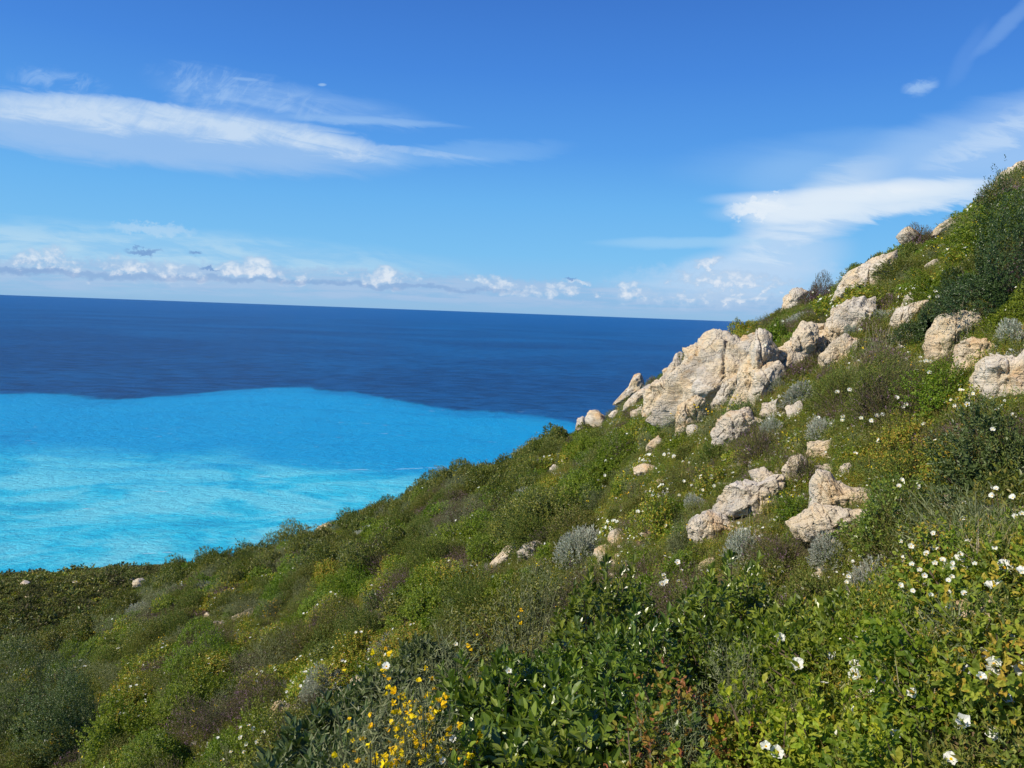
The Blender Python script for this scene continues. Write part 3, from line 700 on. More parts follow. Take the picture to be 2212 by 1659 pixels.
# ------------------------------------------------------------------ plant geometry (numpy)
T_OVAL = (np.array([(0,0,0),(.42,.28,.05),(.5,.58,.06),(.26,.86,.0),(0,1,-.06),(-.26,.86,.0),(-.5,.58,.06),(-.42,.28,.05),(0,.3,-.03),(0,.6,-.03)]),
          np.array([(0,1,8),(0,8,7),(3,4,9),(4,5,9),(1,2,9),(1,9,8),(2,3,9),(7,8,9),(7,9,6),(6,9,5)]))
T_CRINK = (np.array([(0,0,0),(.45,.25,.10),(.5,.6,-.02),(.25,.88,.06),(0,1,-.10),(-.25,.88,.0),(-.5,.6,.10),(-.45,.25,.0),(0,.3,-.06),(0,.65,.04)]), T_OVAL[1])
T_DIA = (np.array([(0,0,0),(.5,.5,.08),(0,1,-.05),(-.5,.5,.08)]), np.array([(0,1,2),(0,2,3)]))
T_NEED = (np.array([(-.5,0,0),(.5,0,0),(0,1,0)]), np.array([(0,1,2)]))
T_BLADE = (np.array([(-.5,0,0),(.5,0,0),(.4,.5,.06),(-.4,.5,.06),(0,1,.25)]), np.array([(0,1,2),(0,2,3),(3,2,4)]))
T_PETAL = (np.array([(0,0,0),(.30,.35,.04),(.52,.70,.22),(.33,.95,.06),(.0,.97,.26),(-.30,.92,.10),(-.54,.68,.10),(-.30,.35,.06),(0,.5,.03)]),
           np.array([(0,1,8),(0,8,7),(1,2,8),(2,3,8),(3,4,8),(4,5,8),(5,6,8),(6,7,8)]))
def unit(a): return a/(np.linalg.norm(a, axis=-1, keepdims=True)+1e-9)
def stamp(T, pos, d, nrm, L, W):
    tv, tf = T; n = len(pos)
    y = unit(d); x = unit(np.cross(y, nrm)); z = np.cross(x, y)
    L = np.broadcast_to(L, (n,)); W = np.broadcast_to(W, (n,))
    V = pos[:, None]+x[:, None]*(tv[:, 0]*1.0)[None, :, None]*W[:, None, None]+y[:, None]*tv[:, 1][None, :, None]*L[:, None, None]+z[:, None]*tv[:, 2][None, :, None]*L[:, None, None]
    F = tf[None]+(np.arange(n)*len(tv))[:, None, None]
    return V.reshape(-1, 3), F.reshape(-1, tf.shape[1])
def tubes(A, B, ra, rb, bend=None):
    """three-sided tapering stems A->B with one bend"""
    n = len(A); M = (A+B)/2+(0 if bend is None else bend)
    pts = np.stack([A, M, B], 1); rad = np.stack([np.broadcast_to(ra, (n,)), np.broadcast_to((np.asarray(ra)+np.asarray(rb))/2, (n,)), np.broadcast_to(rb, (n,))], 1)
    d = unit(B-A); s = unit(np.cross(d, np.array([.3, .2, 1.]))); t = np.cross(d, s)
    rings = []
    for k in range(3):
        c, si = math.cos(k*2.0944), math.sin(k*2.0944)
        rings.append(pts+(s*c+t*si)[:, None]*rad[..., None])
    V = np.stack(rings, 2).reshape(n, 9, 3)                    # index seg*3+k
    f = [(s_*3+k, s_*3+(k+1) % 3, (s_+1)*3+(k+1) % 3, (s_+1)*3+k) for s_ in (0, 1) for k in range(3)]
    F = np.array(f)[None]+(np.arange(n)*9)[:, None, None]
    return V.reshape(-1, 3), F.reshape(-1, 4)
class Acc:
    def __init__(s): s.V = []; s.F = []; s.M = []; s.n = 0
    def add(s, VF, m=0):
        V, F = VF
        if len(V) == 0: return
        s.V.append(V); s.F.append(F+s.n); s.M.append(m); s.n += len(V)
    def mesh(s, name, mats): return mesh_np(name, np.concatenate(s.V), s.F, mats, s.M)

def lumps(d, q, k=7, amp=0.25):
    """smooth lumps over the sphere of directions"""
    c = unit(q.normal(size=(k, 3))); w = np.exp((d@c.T-1)*6)
    return 1-amp*0.6+amp*1.6*w.max(1)
def shoots(q, n, R, H, up=0.3, lump=0.3, inner=0.45, jit=0.25, zmin=0.03):
    z = q.uniform(zmin, 1, n)**0.85; ph = q.uniform(0, 2*math.pi, n); s = np.sqrt(1-z*z)
    d = np.stack([s*np.cos(ph), s*np.sin(ph), z], 1)
    rho = inner+(1-inner)*q.uniform(0, 1, n)**0.45; rho = rho*(1+.13*(q.uniform(0, 1, n) < .06)*q.uniform(0, 1, n))
    tip = d*np.array([R, R, H])*(rho*lumps(d, q, 8, lump))[:, None]
    ax = unit(unit(tip/np.array([R, R, H])**1.0)*(1-up)+np.array([0, 0, 1.])*up+q.normal(size=(n, 3))*jit)
    return tip, ax
def foliage(q, tip, ax, nl, L, W, T, slen, a0=70, a1=25, jitter=0.15):
    n = len(tip); k = np.arange(nl); f = (k+0.5)/nl
    base = tip[:, None]-ax[:, None]*(slen*(1-f))[None, :, None]
    ph = (k*2.39996)[None]+q.uniform(0, 6.28, n)[:, None]
    s = unit(np.cross(ax, np.array([.13, .31, .9]))); t = np.cross(ax, s)
    rad = s[:, None]*np.cos(ph)[..., None]+t[:, None]*np.sin(ph)[..., None]
    ang = np.radians(a0+(a1-a0)*f)[None, :, None]
    d = unit(ax[:, None]*np.cos(ang)+rad*np.sin(ang)+q.normal(size=(n, nl, 3))*jitter)
    nr = unit(ax[:, None]*np.sin(ang)-rad*np.cos(ang)+q.normal(size=(n, nl, 3))*0.25)
    sz = q.uniform(0.7, 1.2, (n, nl))
    return stamp(T, base.reshape(-1, 3), d.reshape(-1, 3), nr.reshape(-1, 3), (L*sz).ravel(), (W*sz).ravel())
def stems(q, tip, R, n, r0=0.006, r1=0.002):
    n = min(n, len(tip)); B = tip[:n]*0.97; A = B*np.array([.18, .18, 0])+q.normal(size=(n, 3))*np.array([.03, .03, 0])*R-np.array([0, 0, .03])
    bend = q.normal(size=(n, 3))*0.06*R+np.array([0, 0, -.05*R])
    return tubes(A, B, r0, r1, bend)
def petals(q, c, nrm, r, np_=5, T=T_PETAL):
    """flowers: c centres, nrm facing"""
    n = len(c); s = unit(np.cross(nrm, np.array([.2, .5, .8]))); t = np.cross(nrm, s)
    ph = (np.arange(np_)*2*math.pi/np_)[None]+q.uniform(0, 6, n)[:, None]
    cup = q.uniform(0.25, 0.9, n)[:, None, None]*q.uniform(.6, 1.4, (n, np_))[..., None]
    d = unit(s[:, None]*np.cos(ph)[..., None]+t[:, None]*np.sin(ph)[..., None]+nrm[:, None]*cup)
    nr = unit(nrm[:, None]-d*(nrm[:, None]*d).sum(-1, keepdims=True))
    C = np.broadcast_to(c[:, None], d.shape)
    return stamp(T, C.reshape(-1, 3), d.reshape(-1, 3), nr.reshape(-1, 3), np.repeat(np.broadcast_to(r, (n,)), np_), np.repeat(np.broadcast_to(r, (n,)), np_)*1.05)
def discs(q, c, nrm, r):
    n = len(c); s = unit(np.cross(nrm, np.array([.2, .5, .8]))); t = np.cross(nrm, s); a = np.arange(6)*math.pi/3
    V = np.concatenate([(c+nrm*(r*0.35)[:, None])[:, None], c[:, None]+(s[:, None]*np.cos(a)[None, :, None]+t[:, None]*np.sin(a)[None, :, None])*r[:, None, None]], 1)
    f = np.array([(0, 1+k, 1+(k+1) % 6) for k in range(6)])
    return V.reshape(-1, 3), (f[None]+(np.arange(n)*7)[:, None, None]).reshape(-1, 3)

# one flower (petals + yellow stamens) and one pea flower, as meshes of their own for near plants
def flower_meshes():
    out = []
    for i in range(3):
        q = np.random.default_rng(50+i); a = Acc(); a.add(petals(q, np.zeros((1, 3)), np.array([[0, 0, 1.]]), np.array([1.0])))
        me = a.mesh('flower', [LM['white']])
        b = Acc(); b.add(discs(q, np.array([[0, 0, .10]]), np.array([[0, 0, 1.]]), np.array([.22])))
        st, ax = shoots(q, 60, .30, .34, .5, .1, .8); b.add(stamp(T_NEED, st*0.2+np.array([0, 0, .06]), ax, q.normal(size=(60, 3)), .24, .05))
        st2 = b.mesh('stamens', [LM['yellow']])
        out.append((me, st2))
    return out
FLOWER = flower_meshes()
def pea_mesh():
    q = np.random.default_rng(77); a = Acc()
    z = np.zeros((3, 3)); d = np.array([[.1, 0, 1.], [.75, .25, .5], [.75, -.3, .45]]); nr = np.array([[1., 0, -.1], [0, 1, .3], [0, -1, .3]])
    a.add(stamp(T_PETAL, z, unit(d), nr, np.array([1, .85, .8]), np.array([.95, .5, .5])))
    a.add(stamp(T_OVAL, np.zeros((1, 3)), np.array([[1., 0, .05]]), np.array([[0, 0, 1.]]), .8, .35))
    return a.mesh('flower', [LM['yellow']])
PEA = pea_mesh()

def add_small_flowers(q, a, mi_w, mi_y, tip, ax, n, r, ydisc=True):
    idx = q.choice(len(tip), n, replace=False); top = tip[idx]*1.03; nr = unit(ax[idx]+np.array([-.35, -.45, .5])+q.normal(size=(n, 3))*.3)
    rr = r*q.uniform(.7, 1.1, n)
    a.add(petals(q, top, nr, rr, 5, T_DIA if r > .028 else T_DIA), mi_w)
    if ydisc: a.add(discs(q, top+nr*0.004, nr, rr*0.3), mi_y)

# kinds: R, H are for a plant of size 1 (metres); leaf sizes are real
KIND = {
 #  name: (category, leafmat, T, nshoots, nl, L, W, slen, a0, a1, up, lump, H/R, barkmat, stems)
 'rockrose_bush':   dict(cat='shrub', mat='cistus', T=T_CRINK, n=520, nl=8, L=.022, W=.013, slen=.07, a0=75, a1=35, up=.25, lump=.35, H=.80),
 'green_shrub':     dict(cat='shrub', mat='bright', T=T_OVAL, n=620, nl=8, L=.020, W=.012, slen=.06, a0=75, a1=35, up=.25, lump=.35, H=.9),
 'glossy_evergreen':dict(cat='shrub', mat='gloss', T=T_OVAL, n=430, nl=13, L=.034, W=.0145, slen=.075, a0=74, a1=26, up=.35, lump=.3, H=.95),
 'mastic_shrub':    dict(cat='shrub', mat='mastic', T=T_OVAL, n=560, nl=8, L=.030, W=.013, slen=.08, a0=70, a1=30, up=.3, lump=.5, H=.95),
 'olive_brush':     dict(cat='shrub', mat='olive', T=T_DIA, n=800, nl=10, L=.022, W=.0065, slen=.10, a0=45, a1=20, up=.5, lump=.35, H=.95),
 'brown_heather':   dict(cat='shrub', mat='heath', T=T_NEED, n=900, nl=12, L=.014, W=.004, slen=.11, a0=45, a1=20, up=.5, lump=.35, H=.85, flo='pink'),
 'silver_bush':     dict(cat='shrub', mat='silver', T=T_DIA, n=620, nl=14, L=.022, W=.0055, slen=.08, a0=45, a1=14, up=.25, lump=.15, H=.72),
 'spiny_broom':     dict(cat='shrub', mat='spiny', T=T_NEED, n=800, nl=9, L=.028, W=.0035, slen=.12, a0=65, a1=40, up=.35, lump=.4, H=.95),
}
def plant_meshes(kind, lod, seed, flowers=0, mat=None, R=0.4, hr=1.0):
    """returns (foliage mesh, stem mesh or None, tips, axes) for a plant of radius R metres"""
    k = KIND[kind]; q = np.random.default_rng(seed)
    mul, cnt, nlm = {0: (1.0, 1.0, 1.0), 1: (1.15, 1.15, 0.8), 2: (1.5, 1.35, 0.75), 3: (2.2, 1.25, .65)}[lod]
    area = (R/0.4)**2
    n = int(k['n']*cnt*area**0.8*(.4+.6*hr)); nl = max(3, int(k['nl']*nlm)); H = R*k['H']*hr
    tip, ax = shoots(q, n, R, H, k['up']*(1, .8, .5, .35)[lod], k['lump']*1.35, (.45, .5, .45, .4)[lod] if k['T'] is T_NEED else (.45, .55, .55, .45)[lod], (.25, .22, .18, .15)[lod])
    T = k['T'] if lod == 0 else (T_DIA if k['T'] is not T_NEED else T_NEED)
    W = k['W']*mul*(1.15 if T is T_DIA else 1.0)
    a = Acc(); a.add(foliage(q, tip, ax, nl, k['L']*mul, W, T, k['slen'], k['a0'], k['a1']), 0)
    mats = [LM[mat or k['mat']]]
    if k.get('flo'):
        i = q.choice(n, n//4, replace=False)
        a.add(foliage(q, tip[i], ax[i], 5, .007*mul, .006*mul, T_DIA, .03, 80, 50), 1); mats.append(LM[k['flo']])
    elif lod >= 1: mats.append(LM['white'])
    if flowers and lod >= 1:
        while len(mats) < 3: mats.append(LM['yellow'])
        if kind == 'spiny_broom':
            i = q.choice(n, min(flowers, n), replace=False); m2 = len(i)
            a.add(stamp(T_DIA, tip[i], unit(q.normal(size=(m2, 3))), ax[i], .022*mul**.5, .018*mul**.5), 2)
            a.add(stamp(T_DIA, tip[i]+q.normal(size=(m2, 3))*.012, unit(q.normal(size=(m2, 3))), ax[i], .02*mul**.5, .016*mul**.5), 2)
        else: add_small_flowers(q, a, 1, 2, tip, ax, min(flowers, n), {1: .023, 2: .031, 3: .046}[lod], lod < 2)
    fm = a.mesh('foliage', mats)
    sm = None
    if lod <= 1:
        b = Acc(); b.add(stems(q, tip, R, int(n*((.12 if kind == 'spiny_broom' else .3) if lod == 0 else .10)), .0045, .0014)); sm = b.mesh('stems', [M_STEM if kind in ('spiny_broom', 'silver_bush') else M_BARK])
    return fm, sm, tip, ax
def qn(R): return min((.2, .3, .4, .6, .9, 1.4), key=lambda v: abs(math.log(v/R)))
def twig_mesh(seed, H=0.5, n0=5, depth=4, spread=0.5, r=0.005):
    q = np.random.default_rng(seed); A, B, ra = [], [], []
    def grow(p, d, L, lv, rr):
        e = p+d*L; A.append(p); B.append(e); ra.append(rr)
        if lv == 0: return
        for _ in range(q.integers(2, 4)):
            nd = d+q.normal(size=3)*spread; nd[2] += .12; nd /= np.linalg.norm(nd)
            grow(e-d*L*q.uniform(0, .45), nd, L*q.uniform(.55, .85), lv-1, rr*.62)
    for _ in range(n0):
        d = np.array([q.normal()*.55, q.normal()*.55, 1.]); d /= np.linalg.norm(d); grow(np.array([q.normal()*.03, q.normal()*.03, -.03]), d, H*.36, depth, r)
    A, B, ra = np.array(A), np.array(B), np.array(ra)
    a = Acc(); a.add(tubes(A, B, ra, ra*.6, q.normal(size=A.shape)*.012)); return a.mesh('bare_twigs', [M_GREY])

BANK = {}
def bank(kind, lod, var, flowers=0, mat=None, R=0.4, hr=1.0):
    key_ = (kind, lod, var, flowers, mat, R, hr)
    if key_ not in BANK: BANK[key_] = plant_meshes(kind, lod, (hash((lod, var)) ^ sum(map(ord, kind))) % 9973, flowers, mat, R, hr)
    return BANK[key_]
plants = []            # (x, y, R) of everything planted
nobj = 0
def plant(kind, p, R, label, group=None, flowers=0, mat=None, var=None, up=None, name=None, Rn=0.4, hscale=1.0, lod=None, lift=0.0):
    Rn = qn(R)
    r = math.hypot(p.x, p.y); lod = lod if lod is not None else (0 if r < 4.6 else 1 if r < 10 else 2 if r < 20 else 3)
    var = rnd.randrange(3) if var is None else var
    baked = flowers if lod >= 1 else 0
    hq = min((.6, .8, 1.0, 1.3, 1.7, 2.2, 2.8), key=lambda v: abs(math.log(v/hscale)))
    fm, sm, tip, ax = bank(kind, lod, var, baked, mat, Rn, hq); hscale = hscale/hq
    s = R/Rn; nm = normal(p.x, p.y); p = p+Vector((0, 0, lift)); upv = (nm*(.45 if up is None else up)+Vector((0, 0, 1))).normalized()
    rot = upv.to_track_quat('Z', 'Y').to_matrix().to_4x4() @ Matrix.Rotation(rnd.uniform(0, 6.28), 4, 'Z')
    M = Matrix.Translation(p-upv*0.05*R) @ rot @ Matrix.Diagonal((s, s, s*hscale, 1))
    nm_ = name or kind
    if sm is None:
        root = link(nm_, fm); root.matrix_world = M
    else:
        root = link(nm_, None); root.matrix_world = M
        link('foliage', fm, root); link('stems', sm, root)
    if lift > 0:
        q = np.random.default_rng(int(p.x*997+p.y*131) % 9999+3); B = q.normal(size=(4, 3))*np.array([.12, .12, 0])*Rn; A = B*.4-np.array([0, 0, lift/(s*hscale)+.1])
        link('lower_stems', (lambda a_: (a_.add(tubes(A, B, .006, .004, q.normal(size=(4, 3))*.03)), a_.mesh('lower_stems', [M_BARK]))[1])(Acc()), root)
    tag(root, label, KIND[kind]['cat'], group)
    if flowers and lod == 0:
        q = np.random.default_rng(rnd.randrange(9999)); cd = np.array((rot.inverted() @ (-p).normalized().to_4d())[:3]); idx = np.argsort(-(unit(tip)@cd*.8+unit(tip)[:, 2]*.5+q.uniform(0, .7, len(ax))))[:flowers*2]; idx = q.permutation(idx)[:flowers]
        for i in idx:
            if kind == 'spiny_broom':
                for j in range(q.integers(1, 5)):
                    f = link('flower', PEA, root, Vector(tip[i]*(1.0-.06*j))+Vector(q.normal(size=3)*.008), q.uniform(0, 6, 3), Vector((1, 1, 1))*(q.uniform(.011, .018)/s))
            else: flower_on(root, Vector(tip[i])*1.04, Vector(ax[i])+Vector((-.2, -.3, .3)), .021/s*q.uniform(.8, 1.15))
    plants.append((p.x, p.y, R)); return root
def flower_on(root, loc, nrm, size):
    me, st = FLOWER[rnd.randrange(3)]
    f = link('flower', me, root, loc); f.rotation_mode = 'QUATERNION'
    f.rotation_quaternion = nrm.normalized().to_track_quat('Z', 'Y'); f.scale = (size, size, size)
    link('stamens', st, f); return f
def at_px(x, y, lift=0.0):
    return ground_at(x*1024/2212, y*1024/2212, lift)

LANDMARKS = [(705,370,'tall cream crag'),(752,375,'slanting slab'),(735,430,'broad sloping block'),(664,398,'upright pitted crag'),(630,388,'skyline ledge'),(582,424,'pointed lower stone'),
 (794,300,'rounded grey dome'),(849,320,'rough grey boulder'),(862,282,'long upper slab'),(838,352,'ochre ledge'),(646,471,'lone low rock'),(656,446,'small upright stone'),(568,462,'small white stone'),
 (748,502,'smooth cream dome'),(826,510,'broad outcrop'),(794,475,'purple heather'),(582,546,'round silver bush'),(742,537,'tall silver bush'),(829,552,'silver bush by the outcrop'),(874,581,'loose silver spray'),
 (938,625,'right hand silver bush'),(824,428,'spreading silver bush'),(799,392,'silver bush under the crag'),(949,336,'sunlit cream boulder'),(971,352,'shaded boulder'),(909,316,'pale sloping boulder'),
 (1004,380,'huge edge boulder'),(944,227,'angular upper stone'),(932,266,'white upper stone'),(908,235,'skyline slab'),(1011,172,'topmost rock'),(981,615,'rough pale rock'),(512,548,'white slanting stone'),
 (707,566,'stone above the thicket'),(284,707,'broken lower rock'),(324,686,'lower silver bush'),(361,685,'crumbly stone'),(243,616,'rock by orange flowers'),(274,608,'orange flowered broom'),
 (364,596,'orange yellow broom'),(410,542,'dark shrub with dead branches'),(204,725,'lilac heather'),(149,717,'yellow broom at the left'),(660,517,'round dark rockrose'),(778,340,'bright green rockrose'),
 (793,504,'bush in the rock cleft'),(955,570,'flower covered rockrose'),(990,250,'big dark evergreen'),(600,502,'thin yellow broom'),(50,720,'corner shrub'),(379,617,'hollow in the slope'),(140,578,'ridge bend'),
 (250,560,'leftmost bare branches'),(330,525,'ridge rubble ledge'),(470,470,'highest ridge evergreen'),(60,640,'far headland foot'),(440,640,'front brooms'),(560,640,'front thicket'),(480,500,'grassy hollow'),(300,640,'flowery bank'),(150,660,'lower bank')]
used = {}
def place_label(desc, p, R):
    """label by size, look and the nearest thing one can find"""
    pr = project(p); x, y, d = pr; y -= R*FPX/d*.5
    size = R*FPX/d
    sw = 'tiny' if size < 9 else 'small' if size < 15 else 'mid sized' if size < 24 else 'broad'
    best = sorted(LANDMARKS, key=lambda l: math.hypot(l[0]-x, l[1]-y))[:60]
    for lx, ly, nm_ in best:
        ux, uy = x-lx, y-ly; dd = math.hypot(ux, uy)
        rel = ('right of' if ux > 0 else 'left of') if abs(ux) > 1.8*abs(uy) else ('below' if uy > 0 else 'above') if abs(uy) > 1.8*abs(ux) else ('below and ' if uy > 0 else 'above and ')+('right of' if ux > 0 else 'left of')
        band = 'just ' if dd < 28 else 'well ' if dd > 70 else ''
        lab = f'{sw} {desc} {band}{rel} the {nm_}'
        if lab not in used and len(lab.split()) <= 16: break
    used[lab] = 1
    return lab

# ------------------------------------------------------------------ plants one can point at
KIND['leafy_rockrose'] = dict(KIND['rockrose_bush'], n=520, nl=9, L=.024, W=.012, slen=.06, T=T_CRINK)
KIND['fine_mastic'] = dict(KIND['mastic_shrub'], n=1150, nl=9, L=.020, W=.009, slen=.07, lump=.6)
KEEP = []
def box_plant(kind, x0, y0, x1, y1, label, flowers=0, mat=None, name=None, group=None, Rn=0.4, lod=None, up=None):
    """a plant that fills the box x0..x1, y0..y1 of the 2212 px view, standing at its lower edge"""
    k = 1024/2212
    p, r = ground_at((x0+x1)/2*k, (y1*0.9+y0*0.1)*k)
    if kind in ('silver_bush', 'brown_heather') or 'round rockrose' in label or 'cleft' in label or 'squeezed' in label or 'on top of the outcrop' in label or 'broom' in label: KEEP.append((x0*k, y0*k, x1*k, y1*k, r))
    d = project(p)[2]; R = (x1-x0)*k/2/FPX*d*1.05; H = (y1-y0)*k/FPX*d*1.05
    return plant(kind, p, R, label, group, flowers, mat, None, up, name or kind, Rn, max(.5, min(1.9, H/(R*KIND[kind]['H']))), lod)
def front_plant(kind, x, ytop, r, R, label, flowers=0, mat=None, name=None, group=None, Rn=0.3, lod=0):
    """a plant at distance r whose crown reaches up to ytop"""
    k = 1024/2212; a, t = ray(x*k, ytop*k)
    p = Vector((r*math.sin(a), r*math.cos(a), 0)); p.z = hgt(p.x, p.y); H = t*r-p.z
    ratio = H/(R*KIND[kind]['H']); lift = max(0.0, H-1.7*R*KIND[kind]['H'])
    return plant(kind, p, R, label, group, flowers, mat, None, .1, name or kind, Rn, max(.6, min(1.7, ratio)), lod, lift)
# glossy evergreen thicket in front
for i, (x, y, r, R) in enumerate([(1285,1262,2.75,.27),(1410,1300,2.5,.26),(1548,1255,2.8,.28),(1672,1238,2.85,.28),(1790,1262,2.65,.26),(1228,1345,2.35,.25),
        (1130,1410,2.25,.25),(1345,1378,2.15,.25),(1490,1388,2.1,.25),(1625,1355,2.3,.26),(1765,1372,2.15,.22),(1055,1452,2.1,.22),(1175,1490,1.9,.23),
        (1305,1500,1.8,.22),(1430,1500,1.8,.2),(1120,1600,1.65,.2),(1260,1625,1.6,.2),(1880,1350,2.3,.2),(1010,1540,1.85,.18)]):
    front_plant('glossy_evergreen', x, y, r, R, f'glossy broad leaved evergreen, {ORD[i]} of the front thicket '+('from the back row' if r > 2.4 else 'from the middle' if r > 2 else 'nearest the bottom edge'), group='glossy evergreens of the front thicket', mat='gloss')
# low rockroses in the right corner, lime, reddish and green
for x, y, r, R, mat, fl, lab in [(1705,1530,1.72,.2,'lime',0,'lime green leafy rockrose at the bottom edge, left of its yellow neighbour'),
        (1815,1515,1.75,.2,'lime',0,'yellowish lime rockrose in the bottom right corner thicket'),(1925,1560,1.68,.19,'lime',0,'bright lime rockrose below the tall white flower'),
        (1590,1610,1.55,.17,'lime',0,'small lime rockrose at the bottom beside the reddish ones'),
        (1560,1480,1.8,.19,'red',0,'rockrose with crimson and orange leaves, higher of the two reddish ones'),(1445,1600,1.55,.18,'red',0,'reddish rockrose at the bottom edge beside the dark evergreens'),
        (1850,1430,2.0,.2,'bright',2,'green leafy rockrose with red buds behind the lime ones'),(1710,1400,2.1,.16,'bright',1,'slim green rockrose carrying a large white flower'),
        (2000,1440,2.0,.22,'bright',0,'mid green rockrose under the silver bush at the right'),
        (2115,1420,2.05,.22,'cistus',2,'olive green rockrose with large white flowers at the right edge'),(2195,1440,2.1,.2,'cistus',1,'rockrose cut off by the right edge of the view'),
        (2075,1560,1.72,.2,'bright',1,'green rockrose with a white flower in the bottom corner'),(2190,1570,1.72,.2,'cistus',0,'dull green rockrose in the extreme bottom right corner'),(2110,1625,1.5,.18,'lime',1,'yellow green rockrose on the bottom edge left of the corner'),(1995,1600,1.52,.17,'bright',0,'fresh green rockrose on the bottom edge under the green ones'),(2200,1500,1.8,.2,'cistus',1,'olive rockrose at the right edge below its white flowered neighbour')]:
    front_plant('leafy_rockrose', x, y, r, R, lab, fl, mat, 'rockrose_bush', 'leafy rockroses in the front corner')
for x, y, r, R, fl, lab in [(905,1490,1.95,.2,12,'spiny broom in full yellow flower, tallest of the front ones'),(800,1570,1.75,.2,14,'yellow flowered spiny broom at the bottom edge'),
        (955,1570,1.7,.18,10,'yellow flowered spiny broom against the dark evergreens'),(985,1395,2.4,.2,3,'sparse grey broom with a few yellow flowers, behind the full one'),
        (860,1600,1.6,.18,12,'lowest yellow broom, in the middle of the bottom edge'),(1600,1430,1.95,.13,0,'grey green spiny spray growing through the glossy evergreens'),
        (1470,1560,1.62,.11,0,'small blue green spiny spray at the bottom beside red leaves'),(2150,1330,2.4,.22,0,'fine grey green spiny shrub in front of the rough pale rock'),
        (2130,1500,1.85,.16,0,'dusty green spiny spray in the right corner rockroses'),(1140,1300,3.0,.2,1,'thin spiny shrub with a few yellow flowers left of the evergreens')]:
    front_plant('spiny_broom', x, y, r, R, lab, min(60, int(fl*4)), group='spiny brooms in front')
for x, y, r, R, lab in [(830,1390,2.9,.25,'grey green leafy shrub above the yellow broom'),(700,1540,2.35,.22,'dull leafy shrub left of the yellow broom'),
        (760,1500,2.4,.2,'dark leafy shrub beside the crumbly pale stone'),(640,1610,2.2,.22,'dull green leafy shrub at the bottom, beside dry stalks'),
        (930,1330,3.3,.25,'olive leafy shrub in the middle, left of the thicket'),(740,1600,2.0,.2,'shaded leafy shrub below the lower silver bush')]:
    front_plant('glossy_evergreen', x, y, r, R, lab, 0, 'grove', 'leafy_shrub', 'grey green leafy shrubs in front')

# silver bushes
for b, lab in [((1190,1143,1325,1215),'round silver grey bush, fullest one, in the middle of the slope'),((648,1442,752,1522),'silver bush at the lower left above broken rock'),
        ((1555,1095,1645,1225),'tall silver bush in front of the smooth cream dome'),((1745,1150,1835,1235),'silver bush below the broad outcrop'),
        ((1835,1210,1940,1300),'loose silver spray right of the glossy thicket'),((1985,1305,2070,1395),'silver bush at the left side of the rough pale rock'),
        ((1745,900,1815,955),'spreading silver bush among green rockroses'),((1690,815,1765,885),'silver bush below the main outcrop'),
        ((1640,895,1700,950),'small silver bush beside brown heather'),((1655,805,1700,850),'little grey silver bush under the slanting slab'),
        ((1478,1050,1530,1110),'thin silver sprigs beside the cream dome'),((2150,640,2225,760),'grey feathery bush at the right edge under the dark shrub'),
        ((2110,800,2160,840),'small silver tuft left of the huge boulder'),((1820,700,1860,740),'silver tuft beside the rough grey boulder')]:
    box_plant('silver_bush', *b, lab, group='silver bushes on the slope')
# dark tall shrubs at the top right
box_plant('fine_mastic', 2085, 478, 2270, 695, 'big dark evergreen shrub at the upper right edge of the view', mat='darkleaf', name='mastic_shrub')
box_plant('fine_mastic', 2030, 510, 2130, 690, 'looser dark shrub leaning against the left side of the big dark evergreen', mat='darkleaf', name='mastic_shrub')
box_plant('fine_mastic', 2120, 440, 2180, 500, 'small leafy shrub on the skyline above the big dark evergreen', mat='mastic', name='mastic_shrub')
box_plant('fine_mastic', 1960, 640, 2050, 745, 'dark green shrub between the two sunlit boulders', mat='darkleaf', name='mastic_shrub')
box_plant('fine_mastic', 1985, 585, 2060, 660, 'leafy dark shrub below the small white stone', mat='bright', name='green_shrub', flowers=4)
